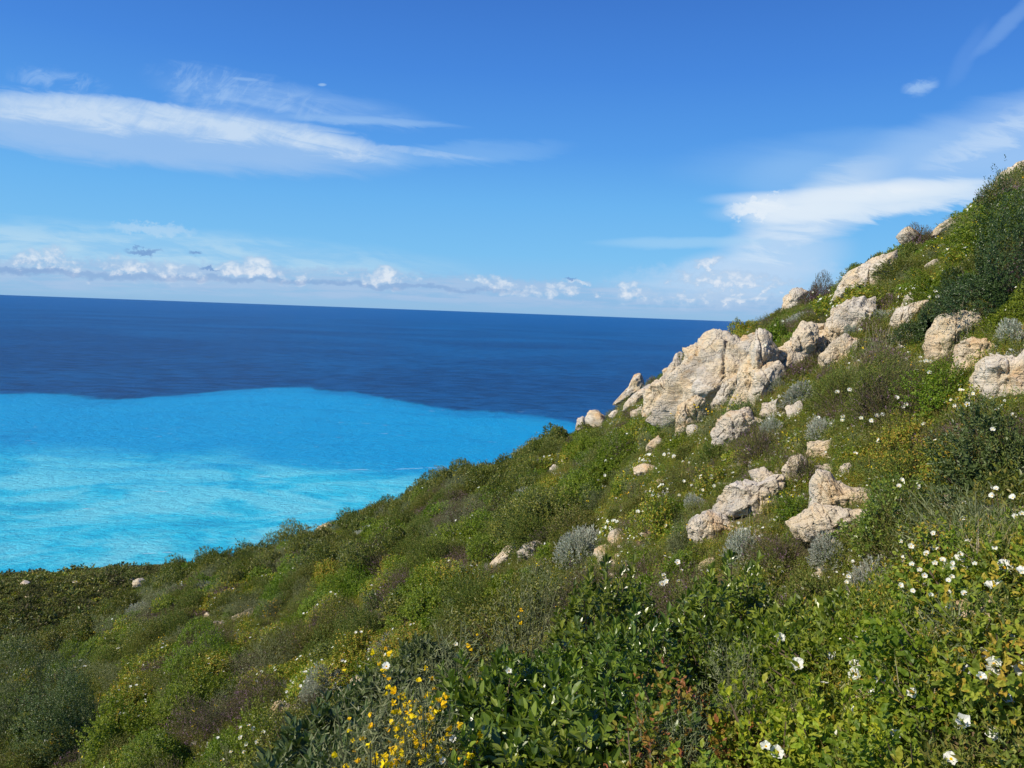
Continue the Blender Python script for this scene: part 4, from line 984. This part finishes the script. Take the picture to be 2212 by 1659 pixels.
# bright green bushes
for kd, b, lab, fl, mat in [('green_shrub',(1645,672,1712,768),'bright green rockrose with white flowers on top of the outcrop',8,'bright'),
        ('green_shrub',(1678,1035,1750,1142),'dense green bush squeezed between the cream dome and the broad outcrop',0,'bright'),
        ('rockrose_bush',(1375,1062,1485,1172),'dark green round rockrose above the brown shaded rock',5,'cistus'),
        ('green_shrub',(1430,1195,1510,1250),'pale green leafy bush behind the glossy thicket',2,'bright'),
        ('rockrose_bush',(1945,1165,2140,1290),'rockrose covered in white flowers above the rough pale rock',0,'cistus'),
        ('rockrose_bush',(2060,1190,2180,1300),'green rockrose overhanging the rough pale rock',0,'bright'),
        ('green_shrub',(1585,655,1640,700),'dark green shrub at the skyline end of the hill',4,'cistus'),
        ('green_shrub',(1895,920,2030,1010),'leafy rockrose with scattered flowers under the dark olive brush',4,'cistus'),
        ('mastic_shrub',(1840,1060,2000,1180),'dark feathery leaved shrub right of the broad outcrop',0,'gloss'),
        ('glossy_evergreen',(2040,930,2230,1090),'tall leafy evergreen at the right edge below the huge boulder',0,'grove'),
        ('olive_brush',(1815,790,1960,900),'thick olive green brush right of the silver bushes',0,None),
        ('green_shrub',(1960,800,2100,900),'light green leafy shrub left of the huge boulder',3,'bright'),
        ('brown_heather',(1588,925,1690,1005),'purple brown heather below the broad sloping block',0,None),
        ('brown_heather',(1700,965,1775,1060),'purple heather above the cream stone',0,None),
        ('brown_heather',(1700,760,1760,830),'brown heather below the grey pitted slab',0,None),
        ('brown_heather',(1620,1155,1760,1235),'dull brown heather between two silver bushes',0,None),
        ('brown_heather',(1700,1125,1800,1165),'heather with lilac florets along the foot of the broad outcrop',0,None),
        ('brown_heather',(370,1525,510,1610),'lilac flowered heather at the lower left',0,None),
        ('brown_heather',(1730,590,1810,650),'brown heather above the rounded grey dome',0,None),
        ('brown_heather',(2040,760,2090,795),'lilac heather in front of the big sunlit boulder',0,None),
        ('brown_heather',(1960,470,2020,530),'brown brush left of the pale angular stone',0,None),
        ('fine_mastic',(-40,1440,150,1659),'large grey green shrub in the lower left corner',0,'grove'),
        ('fine_mastic',(100,1470,245,1659),'dusty shrub right of the large corner one',0,'grove'),
        ('green_shrub',(200,1540,330,1659),'bright green shrub at the lower left edge',0,'bright'),
        ('rockrose_bush',(500,1560,650,1670),'rockrose with white flowers below the broken pale rock',16,'bright'),
        ('spiny_broom',(560,1290,625,1340),'broom covered in orange flowers on the left slope',60,None),
        ('spiny_broom',(775,1270,800,1305),'small broom with orange yellow flowers in the middle slope',30,None),
        ('spiny_broom',(300,1535,345,1560),'small yellow broom among rockroses at the left',30,None),
        ('spiny_broom',(1420,1130,1520,1200),'yellow flowered broom beside the dark green rockrose',20,None),
        ('spiny_broom',(1380,935,1425,980),'small yellow broom by the small upright stone',12,None),
        ('spiny_broom',(1225,1195,1290,1230),'low yellow flowered broom under the round silver bush',12,None),
        ('spiny_broom',(1260,1060,1330,1110),'thin broom with scattered yellow flowers on the middle slope',14,None),
        ('mastic_shrub',(850,1125,925,1215),'dark green shrub beside pale dead branches',0,None),
        ('mastic_shrub',(790,1300,850,1340),'dark grey green shrub in a hollow of the middle slope',0,'grove')]:
    n_ = 'mastic_shrub' if kd == 'fine_mastic' else kd
    box_plant(kd, *b, lab, fl, mat, n_, None)
# dark evergreens along the ridge line
for i, b in enumerate(sorted([(425,1180,515,1245),(505,1160,590,1215),(590,1120,690,1190),(715,1085,800,1150),(790,1058,870,1105),(880,1012,975,1065),(965,985,1055,1040),(1040,972,1110,1020),
        (1110,925,1200,985),(1175,900,1250,955),(1265,868,1330,915),(365,1195,450,1260),(305,1228,395,1300),(245,1262,340,1350),(170,1305,270,1400),(90,1345,200,1430),(-20,1370,110,1450),
        (640,1150,730,1200),(560,1185,650,1240),(470,1215,560,1270),(1000,1025,1080,1080),(1080,1000,1160,1050)])):
    box_plant('mastic_shrub', b[0], b[1]+(b[3]-b[1])*.34, b[2], b[3], f'{ORD[i]} dark evergreen with a rounded crown along the ridge, counted from the left', group='dark evergreens along the ridge')

# ------------------------------------------------------------------ dead twigs and dry stalks
TW = [twig_mesh(300+i, .6, 6, 4, .45, .006) for i in range(3)]
TWF = [twig_mesh(320+i, 1.2, 5, 3, .45, .02) for i in range(3)]
for x, y, s, lab in [(655,1128,1.0,None),(735,1100,1.0,None),(700,1118,.8,None),(560,1165,.9,None),(1000,985,.8,None),(1130,945,.8,None),(900,1030,.7,None),(820,1075,.7,None),(480,1180,.7,None),
        (1250,905,.35,None),(1180,925,.6,None),(840,1130,.9,'pale dead branches spreading beside the dark green shrub'),(870,1090,.9,'grey bare bush higher than the pale dead branches'),
        (440,1240,1.0,'pale bare branches in the ridge evergreens at the left'),(380,1260,.8,'thin bare twigs standing above the leftmost ridge shrubs'),
        (1660,640,.5,'lone bare twiggy bush sticking out on the skyline'),(1480,755,.4,'dark twigs above the grey block'),(1100,1120,.6,'dry branching stalks on the middle slope'),
        (1060,1240,.5,'tangled dry twigs left of the thicket'),(620,1500,.5,'long dry stalks above the white flowered rockrose'),(2100,640,.7,'dead branches poking from the big dark shrub'),
        (1960,650,.4,'dry twig beside the pale sloping boulder')]:
    p, r = at_px(x, y+6); far = r > 22
    o = link('bare_bush', (TWF if far else TW)[rnd.randrange(3)], None, p, (0, 0, rnd.uniform(0, 6)), Vector((1, 1, 1))*s*(1.0 if far else 1.2))
    tag(o, lab or place_label('thin leafless bush', p, .2), 'bare bush', None if lab else 'bare twigs along the ridge')
def stalk_clump(seed, H=.45, n=12):
    q = np.random.default_rng(seed); a = Acc()
    A = q.normal(size=(n, 3))*np.array([.05, .05, 0]); B = A+np.stack([q.normal(size=n)*.09, q.normal(size=n)*.09, q.uniform(.6, 1, n)*H], 1)
    a.add(tubes(A, B, .0018, .0008, q.normal(size=(n, 3))*.02)); a.add(foliage(q, B, unit(B-A), 5, .016, .004, T_NEED, .06, 30, 15))
    return a.mesh('dry_stalks', [LM['dry']])
ST = [stalk_clump(400+i) for i in range(3)]
for i, (x, y, s) in enumerate([(1800,800,1.1),(1830,780,1),(1890,790,1.3),(1910,775,1.2),(1870,810,1),(1780,820,.9),(2090,740,1.2),(2140,700,1.1),(1845,830,.9),(1600,1190,.9),(1540,1180,1),
        (1880,1290,.6),(1850,1300,.6),(1360,1625,.9),(610,1600,.9),(1060,1150,.9),(980,1180,.9),(1150,1130,.8),(1500,1080,.7),(1930,850,.9),(1700,600,.8),(1850,545,.8),(1920,500,.8),(2080,440,.8),(1620,690,.7)]):
    p, r = at_px(x, y)
    o = link('dry_grass_clump', ST[i % 3], None, p, (0, 0, rnd.uniform(0, 6)), (s, s, s))
    tag(o, place_label('straw coloured grass tuft', p, .15), 'grass tuft', 'dry grass tufts')

# ------------------------------------------------------------------ the rest of the scrub: individual shrubs over the whole slope
RB = [(b[0]*1024/2212, b[1]*1024/2212, b[2]*1024/2212, b[3]*1024/2212) for b, _, _ in ROCKS]+RBOX
rk = np.array([(a, b, c) for a, b, c, _ in rocks_xy])
def hides_rock(p, R, H, tol=0.10):
    pr = project(p)
    if pr is None: return False
    x, y, d = pr; w = R*FPX/d*0.85; h = H*FPX/d*0.9
    for (x0, y0, x1, y1), c in zip(RB, rocks_xy):
        ox = min(x+w, x1)-max(x-w, x0); oy = min(y, y1)-max(y-h, y0)
        if ox > 0 and oy > 0 and math.hypot(p.x, p.y) < math.hypot(c[0], c[1])+c[2]*.6 and ox*oy > tol*(x1-x0)*(y1-y0): return True
    for (x0, y0, x1, y1, rr) in KEEP:
        ox = min(x+w, x1)-max(x-w, x0); oy = min(y, y1)-max(y-h, y0)
        if ox > 0 and oy > 0 and math.hypot(p.x, p.y) < rr+.2 and ox*oy > .10*(x1-x0)*(y1-y0): return True
    return False
DESC = {'rockrose_bush':'green rockrose','green_shrub':'fresh green shrub','mastic_shrub':'dark evergreen shrub',
        'olive_brush':'olive green brush','brown_heather':'purplish brown heather','silver_bush':'silvery cushion bush','spiny_broom':'wiry yellow broom'}
count = {}
gridh = {}
def near_ok(x, y, dmin):
    gx, gy = int(x//1.0), int(y//1.0); n_ = int(dmin)+1
    for i in range(gx-n_, gx+n_+1):
        for j in range(gy-n_, gy+n_+1):
            for (a, b, R) in gridh.get((i, j), ()):
                if (a-x)**2+(b-y)**2 < (dmin*0.30+R*0.42)**2: return False
    return True
def reg(x, y, R): gridh.setdefault((int(x//1), int(y//1)), []).append((x, y, R))
for x, y, R in plants: reg(x, y, R)
tries = 0; placed = 0
for i_ in range(150):                                  # low evergreens knitting the ridge line together
    a = A0-.05+(float(R2(1250, 900)[0])-A0+.05)*(i_+rnd.random())/150; s_, D, h_ = (float(v) for v in prof(a))
    r = D*rnd.uniform(.84, 1.04); x, y = r*math.sin(a), r*math.cos(a); p = Vector((x, y, hgt(x, y)))
    kd = 'mastic_shrub' if rnd.random() < .6 else 'rockrose_bush'; R = rnd.uniform(.42, .72)
    if hides_rock(p, R, R*.9, .3): continue
    ds = DESC[kd]; plant(kd, p, R, place_label(ds, p, R), f'{kd.replace("_", " ")} plants over the slope', 12 if kd == 'rockrose_bush' else 0, None, None, None, None, .4, rnd.uniform(.7, .95))
    reg(x, y, R); count[kd] = count.get(kd, 0)+1
while tries < 40000 and placed < 2030:
    tries += 1
    a = rnd.uniform(A0-.06, A1+.05); s_, D, h_ = (float(v) for v in prof(a))
    rmax = D*1.12; r = 2.4+(rmax-2.4)*rnd.random()**0.9
    if a < math.radians(14) and r < 3.4: continue
    x, y = r*math.sin(a), r*math.cos(a)
    sp = .26+.021*r
    if not near_ok(x, y, sp*1.25): continue
    z = hgt(x, y); p = Vector((x, y, z)); pr = project(p)
    if pr is None: continue
    if pr[0] < -60 or pr[0] > 1085: continue
    big = mnoise.noise((x*.28, y*.28, 20)); med = mnoise.noise((x*.6, y*.6, 31)); u = rnd.random()
    left = pr[0] < 560
    if left: w = dict(rockrose_bush=1.5, green_shrub=.7, mastic_shrub=.8, olive_brush=.9, brown_heather=.2, silver_bush=.015, spiny_broom=.10)
    else: w = dict(rockrose_bush=.9, green_shrub=.55, mastic_shrub=.3, olive_brush=1.0, brown_heather=.6, silver_bush=.05, spiny_broom=.12)
    w['rockrose_bush'] *= 1+1.5*big; w['olive_brush'] *= 1+1.6*med; w['brown_heather'] *= max(.1, 1-3.2*big); w['green_shrub'] *= max(.1, 1-2*med); w['mastic_shrub'] *= max(.1, 1+2.5*big)
    if r < 8: w['silver_bush'] = 0
    if r > .70*D and left: w.update(mastic_shrub=3.0, olive_brush=.12, brown_heather=.05, silver_bush=0, green_shrub=.6)
    if r > .82*D and not left: w['brown_heather'] *= .5; w['silver_bush'] = 0; w['green_shrub'] *= 2; w['rockrose_bush'] *= 1.6
    for k_ in w:
        if count.get(k_, 0) >= 290: w[k_] = 0
        w[k_] = max(0, w[k_])
    tot = sum(w.values())
    if tot <= 0: break
    u *= tot
    for kd, v in w.items():
        u -= v
        if u <= 0: break
    R = sp*rnd.uniform(.65, 1.25)*(1+.012*r)*(1.25 if kd == 'mastic_shrub' else 1.0)
    if kd == 'spiny_broom': R *= .8
    R = min(R, .8 if kd == 'mastic_shrub' else .65)
    if not left and r > .66*D: R = min(R, .46)
    H = R*KIND[kd]['H']; tp = project(p+Vector((0, 0, H*1.25)))
    ok_ = False
    for _t in range(7):                                # nothing grows higher than the skyline of the hill
        tp = project(p+Vector((0, 0, H*1.25))); rp = R*FPX/pr[2]
        f_ = lambda q_: float(np.interp(q_*2212/1024, [q[0] for q in sil], [q[1] for q in sil]))*1024/2212-4
        if tp[1] >= f_(pr[0]) and pr[1]+(tp[1]-pr[1])*.75 >= f_(pr[0]-rp*1.0): ok_ = True; break
        R *= .8; H *= .8
    if not ok_: continue
    if len(rk) and (((rk[:, 0]-x)**2+(rk[:, 1]-y)**2) < (rk[:, 2]*.75)**2).any(): continue
    if r > .8*D: R *= .8; H *= .8
    if hides_rock(p, R, H):
        R *= .45; H *= .45
        if hides_rock(p, R, H, .08): continue
    fl = {'rockrose_bush': (10 if r < 10 else 42) if rnd.random() < .75 else 0, 'spiny_broom': 24 if r > 6 else 0, 'green_shrub': 8 if rnd.random() < .35 else 0}.get(kd, 0)
    if kd == 'rockrose_bush' and fl and r < 4.2: fl = 3
    mat = None
    if kd == 'rockrose_bush' and rnd.random() < .12: mat = 'bright'
    ds = DESC[kd]+(' with white flowers' if fl and kd != 'spiny_broom' else '')
    plant(kd, p, R, place_label(ds, p, R), f'{kd.replace("_", " ")} plants over the slope', fl, mat, None, None, None, .4, rnd.uniform(.75, 1.15))
    reg(x, y, R); count[kd] = count.get(kd, 0)+1; placed += 1
print('scattered', placed, tries, count)

# ------------------------------------------------------------------ uncountable cover: geometry nodes on point clouds
def stuff(name, protos, pts, rots, scl, label):
    pc = bpy.data.collections.new(name+'_kinds')             # never linked to the scene: only the copies render
    for i, me in enumerate(protos):
        pc.objects.link(bpy.data.objects.new(f'{name}_kind', me))
    me = bpy.data.meshes.new(name); me.vertices.add(len(pts)); me.vertices.foreach_set('co', np.asarray(pts, np.float32).ravel())
    for nm_, tp, arr in (('rot', 'FLOAT_VECTOR', rots), ('scl', 'FLOAT', scl)):
        at = me.attributes.new(nm_, tp, 'POINT'); at.data.foreach_set('vector' if tp == 'FLOAT_VECTOR' else 'value', np.asarray(arr, np.float32).ravel())
    o = link(name, me); tag(o, label, None, None, 'stuff')
    ng = bpy.data.node_groups.new(name, 'GeometryNodeTree')
    ng.interface.new_socket('Geometry', in_out='INPUT', socket_type='NodeSocketGeometry'); ng.interface.new_socket('Geometry', in_out='OUTPUT', socket_type='NodeSocketGeometry')
    gi, go = ng.nodes.new('NodeGroupInput'), ng.nodes.new('NodeGroupOutput')
    ci = ng.nodes.new('GeometryNodeCollectionInfo'); ci.inputs['Collection'].default_value = pc
    ci.inputs['Separate Children'].default_value = True; ci.inputs['Reset Children'].default_value = True
    ip = ng.nodes.new('GeometryNodeInstanceOnPoints'); ip.inputs['Pick Instance'].default_value = True
    ra = ng.nodes.new('GeometryNodeInputNamedAttribute'); ra.data_type = 'FLOAT_VECTOR'; ra.inputs['Name'].default_value = 'rot'
    sa = ng.nodes.new('GeometryNodeInputNamedAttribute'); sa.data_type = 'FLOAT'; sa.inputs['Name'].default_value = 'scl'
    ri = ng.nodes.new('FunctionNodeRandomValue'); ri.data_type = 'INT'; ri.inputs[4].default_value = 0; ri.inputs[5].default_value = len(protos)-1
    L = ng.links.new
    L(gi.outputs[0], ip.inputs['Points']); L(ci.outputs[0], ip.inputs['Instance']); L(ra.outputs['Attribute'], ip.inputs['Rotation'])
    L(sa.outputs['Attribute'], ip.inputs['Scale']); L(ri.outputs[2], ip.inputs['Instance Index']); L(ip.outputs[0], go.inputs[0])
    o.modifiers.new('scatter', 'NODES').node_group = ng
    return o
def clump(seed, n, R, H, nl, L, W, T, mat, up=.6, extra=None, slen=.05, a0=60, a1=25):
    q = np.random.default_rng(seed); tip, ax = shoots(q, n, R, H, up, .3, .2); a = Acc()
    a.add(foliage(q, tip, ax, nl, L, W, T, slen, a0, a1), 0); mats = [LM[mat]]
    if extra:
        mats.append(LM[extra]); i = q.choice(n, max(2, n//10), replace=False); nr = unit(ax[i]+np.array([-.3, -.4, .4]))
        a.add(petals(q, tip[i]*1.05, nr, np.full(len(i), .017), 5, T_DIA), 1)
    return a.mesh('clump', mats)
def tuft(seed, n, H, mat):
    q = np.random.default_rng(seed); a = Acc()
    pos = q.normal(size=(n, 3))*np.array([.035, .035, 0]); d = unit(np.stack([q.normal(size=n)*.35, q.normal(size=n)*.35, np.ones(n)], 1))
    a.add(stamp(T_BLADE, pos, d, unit(q.normal(size=(n, 3))), H*q.uniform(.5, 1, n), .0035*q.uniform(.7, 1.4, n))); return a.mesh('tuft', [LM[mat]])
def slope_points(n, rmin, rmax_k, power, amin=A0-.08, amax=A1+.06, keep=None):
    out = []
    while len(out) < n:
        a = rnd.uniform(amin, amax); D = float(prof(a)[1]); r = rmin+(D*rmax_k-rmin)*rnd.random()**power
        x, y = r*math.sin(a), r*math.cos(a)
        if len(rk) and (((rk[:, 0]-x)**2+(rk[:, 1]-y)**2) < (rk[:, 2]*.8)**2).any(): continue
        if keep and rnd.random() > keep(x, y, r): continue
        p = Vector((x, y, hgt(x, y)))
        out.append((x, y, p.z, r))
    return out
def rots_for(pts, tilt=.25):
    return [(rnd.gauss(0, tilt), rnd.gauss(0, tilt)-.12, rnd.uniform(0, 6.28)) for _ in pts]
near_k = lambda x, y, r: 1
P1 = slope_points(36000, 1.4, 1.1, .85)
stuff('low_undergrowth', [clump(600, 60, .13, .11, 6, .014, .009, T_DIA, 'cistus', .4, 'white'), clump(601, 60, .12, .12, 6, .013, .008, T_DIA, 'bright', .4),
      clump(602, 80, .12, .15, 7, .018, .006, T_DIA, 'olive'), clump(603, 80, .13, .13, 7, .013, .005, T_DIA, 'cistus'), clump(604, 70, .13, .14, 7, .018, .004, T_NEED, 'olive', .7)],
      [q[:3] for q in P1], rots_for(P1), [rnd.uniform(.6, 1.2)*(0.8+.035*q[3]) for q in P1], 'low mixed herbs and young sprigs covering the soil between the shrubs')
P2 = slope_points(3500, 1.6, 1.1, .85, keep=lambda x, y, r: .25+.75*(mnoise.noise((x*.35, y*.35, 55)) > .05))
stuff('grass', [tuft(620, 26, .16, 'grass'), tuft(621, 34, .12, 'grass'), tuft(622, 20, .22, 'grass'), tuft(623, 16, .20, 'dry')],
      [q[:3] for q in P2], rots_for(P2, .2), [rnd.uniform(.6, 1.25)*(0.8+.03*q[3]) for q in P2], 'thin green and straw coloured grass growing between the shrubs')
P3 = slope_points(2500, 1.5, 1.0, .9, keep=lambda x, y, r: .15+.85*(mnoise.noise((x*.5, y*.5, 75)) > .15))
stuff('gravel', [rock_mesh('pebble', 700+i, 2, .05, .04, .03) for i in range(3)], [(q[0], q[1], q[2]+.005) for q in P3], rots_for(P3, .4),
      [rnd.uniform(.3, 1.6) for q in P3], 'broken pale stones lying on the soil')
# far scrub of the headland
P4 = []
while len(P4) < 15000:
    a = rnd.uniform(az_h[0], float(np.interp(0.6, [0, 1], [az_h[0], az_h[-1]]))); r = math.sqrt(rnd.uniform(86**2, 215**2)); x, y = r*math.sin(a), r*math.cos(a)
    if mnoise.noise((x*.06, y*.06, 9))+rnd.uniform(-.6, .9) < -.1: continue
    P4.append((x, y, head_z(x, y), r))
def farclump(seed, mat, n=46, H=.6):
    q = np.random.default_rng(seed); tip, ax = shoots(q, n, 1.0, H, .4, .4, .5); a = Acc(); a.add(foliage(q, tip, ax, 4, .30, .17, T_DIA, .3, 70, 35), 0)
    return a.mesh('far_clump', [LM[mat]])
P4s = [rnd.uniform(.40, 1.1)*(1.9 if rnd.random() < .05 else 1)*(1+.5*max(0, mnoise.noise((q[0]*.05, q[1]*.05, 44)))) for q in P4]
stuff('scrub', [farclump(800, 'far'), farclump(801, 'far'), farclump(802, 'mastic'), farclump(803, 'far'), farclump(804, 'olive'), farclump(805, 'cistus', 40, .35)],
      [q[:3] for q in P4], [(rnd.gauss(0, .1), rnd.gauss(0, .1), rnd.uniform(0, 6.28)) for _ in P4], P4s,
      'low wind swept scrub covering the far headland')

# ------------------------------------------------------------------ single white flowers seen in the photograph, set on the plant they grow from
Z3 = [(765,548),(745,535),(645,538),(606,598),(606,612),(652,632),(690,660),(712,686),(768,625),(805,610),(822,630),(805,650),(853,625),(858,650),(895,580),(905,612),(968,628),(850,695),(835,712),
      (828,770),(912,778),(835,845),(592,738),(320,722),(330,692),(758,475),(1068,548),(1160,292),(1172,390),(1205,375),(583,236),(597,205),(683,240),(906,322),(992,345),
      (1075,248),(1055,283),(1060,240),(905,400),(745,790),(1207,670),(725,578),(600,515),(655,765)]
Z1 = [(835,1203),(893,1200),(740,1220),(938,1235),(910,1245),(712,1297),(622,1278),(600,1305),(530,1280),(500,1372),(482,1390),(685,1080),(655,1065),(632,1070),(1290,322),(1600,720),(1668,705),
      (1632,870),(1628,880),(1735,865),(1495,862),(1275,745),(1098,383),(1463,160),(1225,310),(1195,460),(1240,405),(1210,330),(1255,345)]
Z2 = [(1040,1283),(1022,1218),(1045,1222),(910,1210),(855,1423),(893,1475),(910,1460),(778,1518),(735,1508),(748,1525),(657,1538),(715,1552),(555,1530),(552,1550),(523,1393),(592,1378),
      (1505,1518),(1418,1490),(1395,1600),(1085,860),(1072,825),(1040,858),(1145,590),(1183,580),(213,997),(388,835),(652,1045),(1180,1470),(1008,1570)]
BIG = [(1724,1438,1.2),(1685,1380,1.0),(1655,1613,.9),(1680,1625,.9),(2055,1640,1.05),(2147,1436,1.1),(2122,1413,1.0),(2118,1463,.8),(1972,1500,.9),(2182,1388,.9),(985,1392,.9),(1100,1450,.8),
       (958,1645,1.1),(980,1598,.9),(835,1440,.8),(533,1608,.9),(556,1603,.9),(548,1575,.8),(570,1582,.8),(520,1594,.7),(1464,1216,.8),(1440,1258,.7),(1510,1298,.8),(1430,1262,.7)]
PT = [(1693+.427*a, 950+.427*b, 2.8) for a, b in Z3]+[(1192.3+.3853*a, 570.2+.3853*b, 2.1) for a, b in Z1]+[(1607+.3855*a, 311+.3855*b, 2.3) for a, b in Z2]+[(x, y, 6.8*s if y > 1370 and x > 1600 else 5.0*s) for x, y, s in BIG]
bpy.context.view_layer.update(); dg = bpy.context.evaluated_depsgraph_get()
bushes = [o for o in COL.objects if o.parent is None and o.get('category') == 'shrub']
bpos = np.array([o.matrix_world.translation[:] for o in bushes])
hits = []
for x, y, s in PT:
    d = (_f+_r*((x*1024/2212-512)/FPX)+_u*((384-y*1024/2212)/FPX)).normalized()
    ok, loc, nr, _i, ho, _m = scene.ray_cast(dg, Vector((0, 0, 0)), d, distance=60)
    if ok: hits.append((loc-d*0.012, d, s))
for loc, d, s in hits:
    # the plant whose crown is nearest to the point
    k_ = int(np.argmin(np.linalg.norm(bpos-np.array(loc), axis=1)-np.array([0.0])))
    root = bushes[k_]; inv = root.matrix_world.inverted(); sc_ = root.matrix_world.to_scale().x
    nrm = (-d*0.75+Vector((-.35, -.2, .65))+Vector((rnd.gauss(0, .25), rnd.gauss(0, .25), rnd.gauss(0, .2)))).normalized()
    f = flower_on(root, inv @ loc, Vector((0, 0, 1)), 1)
    q_ = nrm.to_track_quat('Z', 'Y').to_matrix().to_4x4()
    f.matrix_parent_inverse = inv
    f.location = loc; f.rotation_mode = 'QUATERNION'; f.rotation_quaternion = nrm.to_track_quat('Z', 'Y'); sz = min(.034, loc.length*s/FPX*rnd.uniform(.85, 1.15)); f.scale = (sz, sz, sz)
print('objects', len(COL.objects))
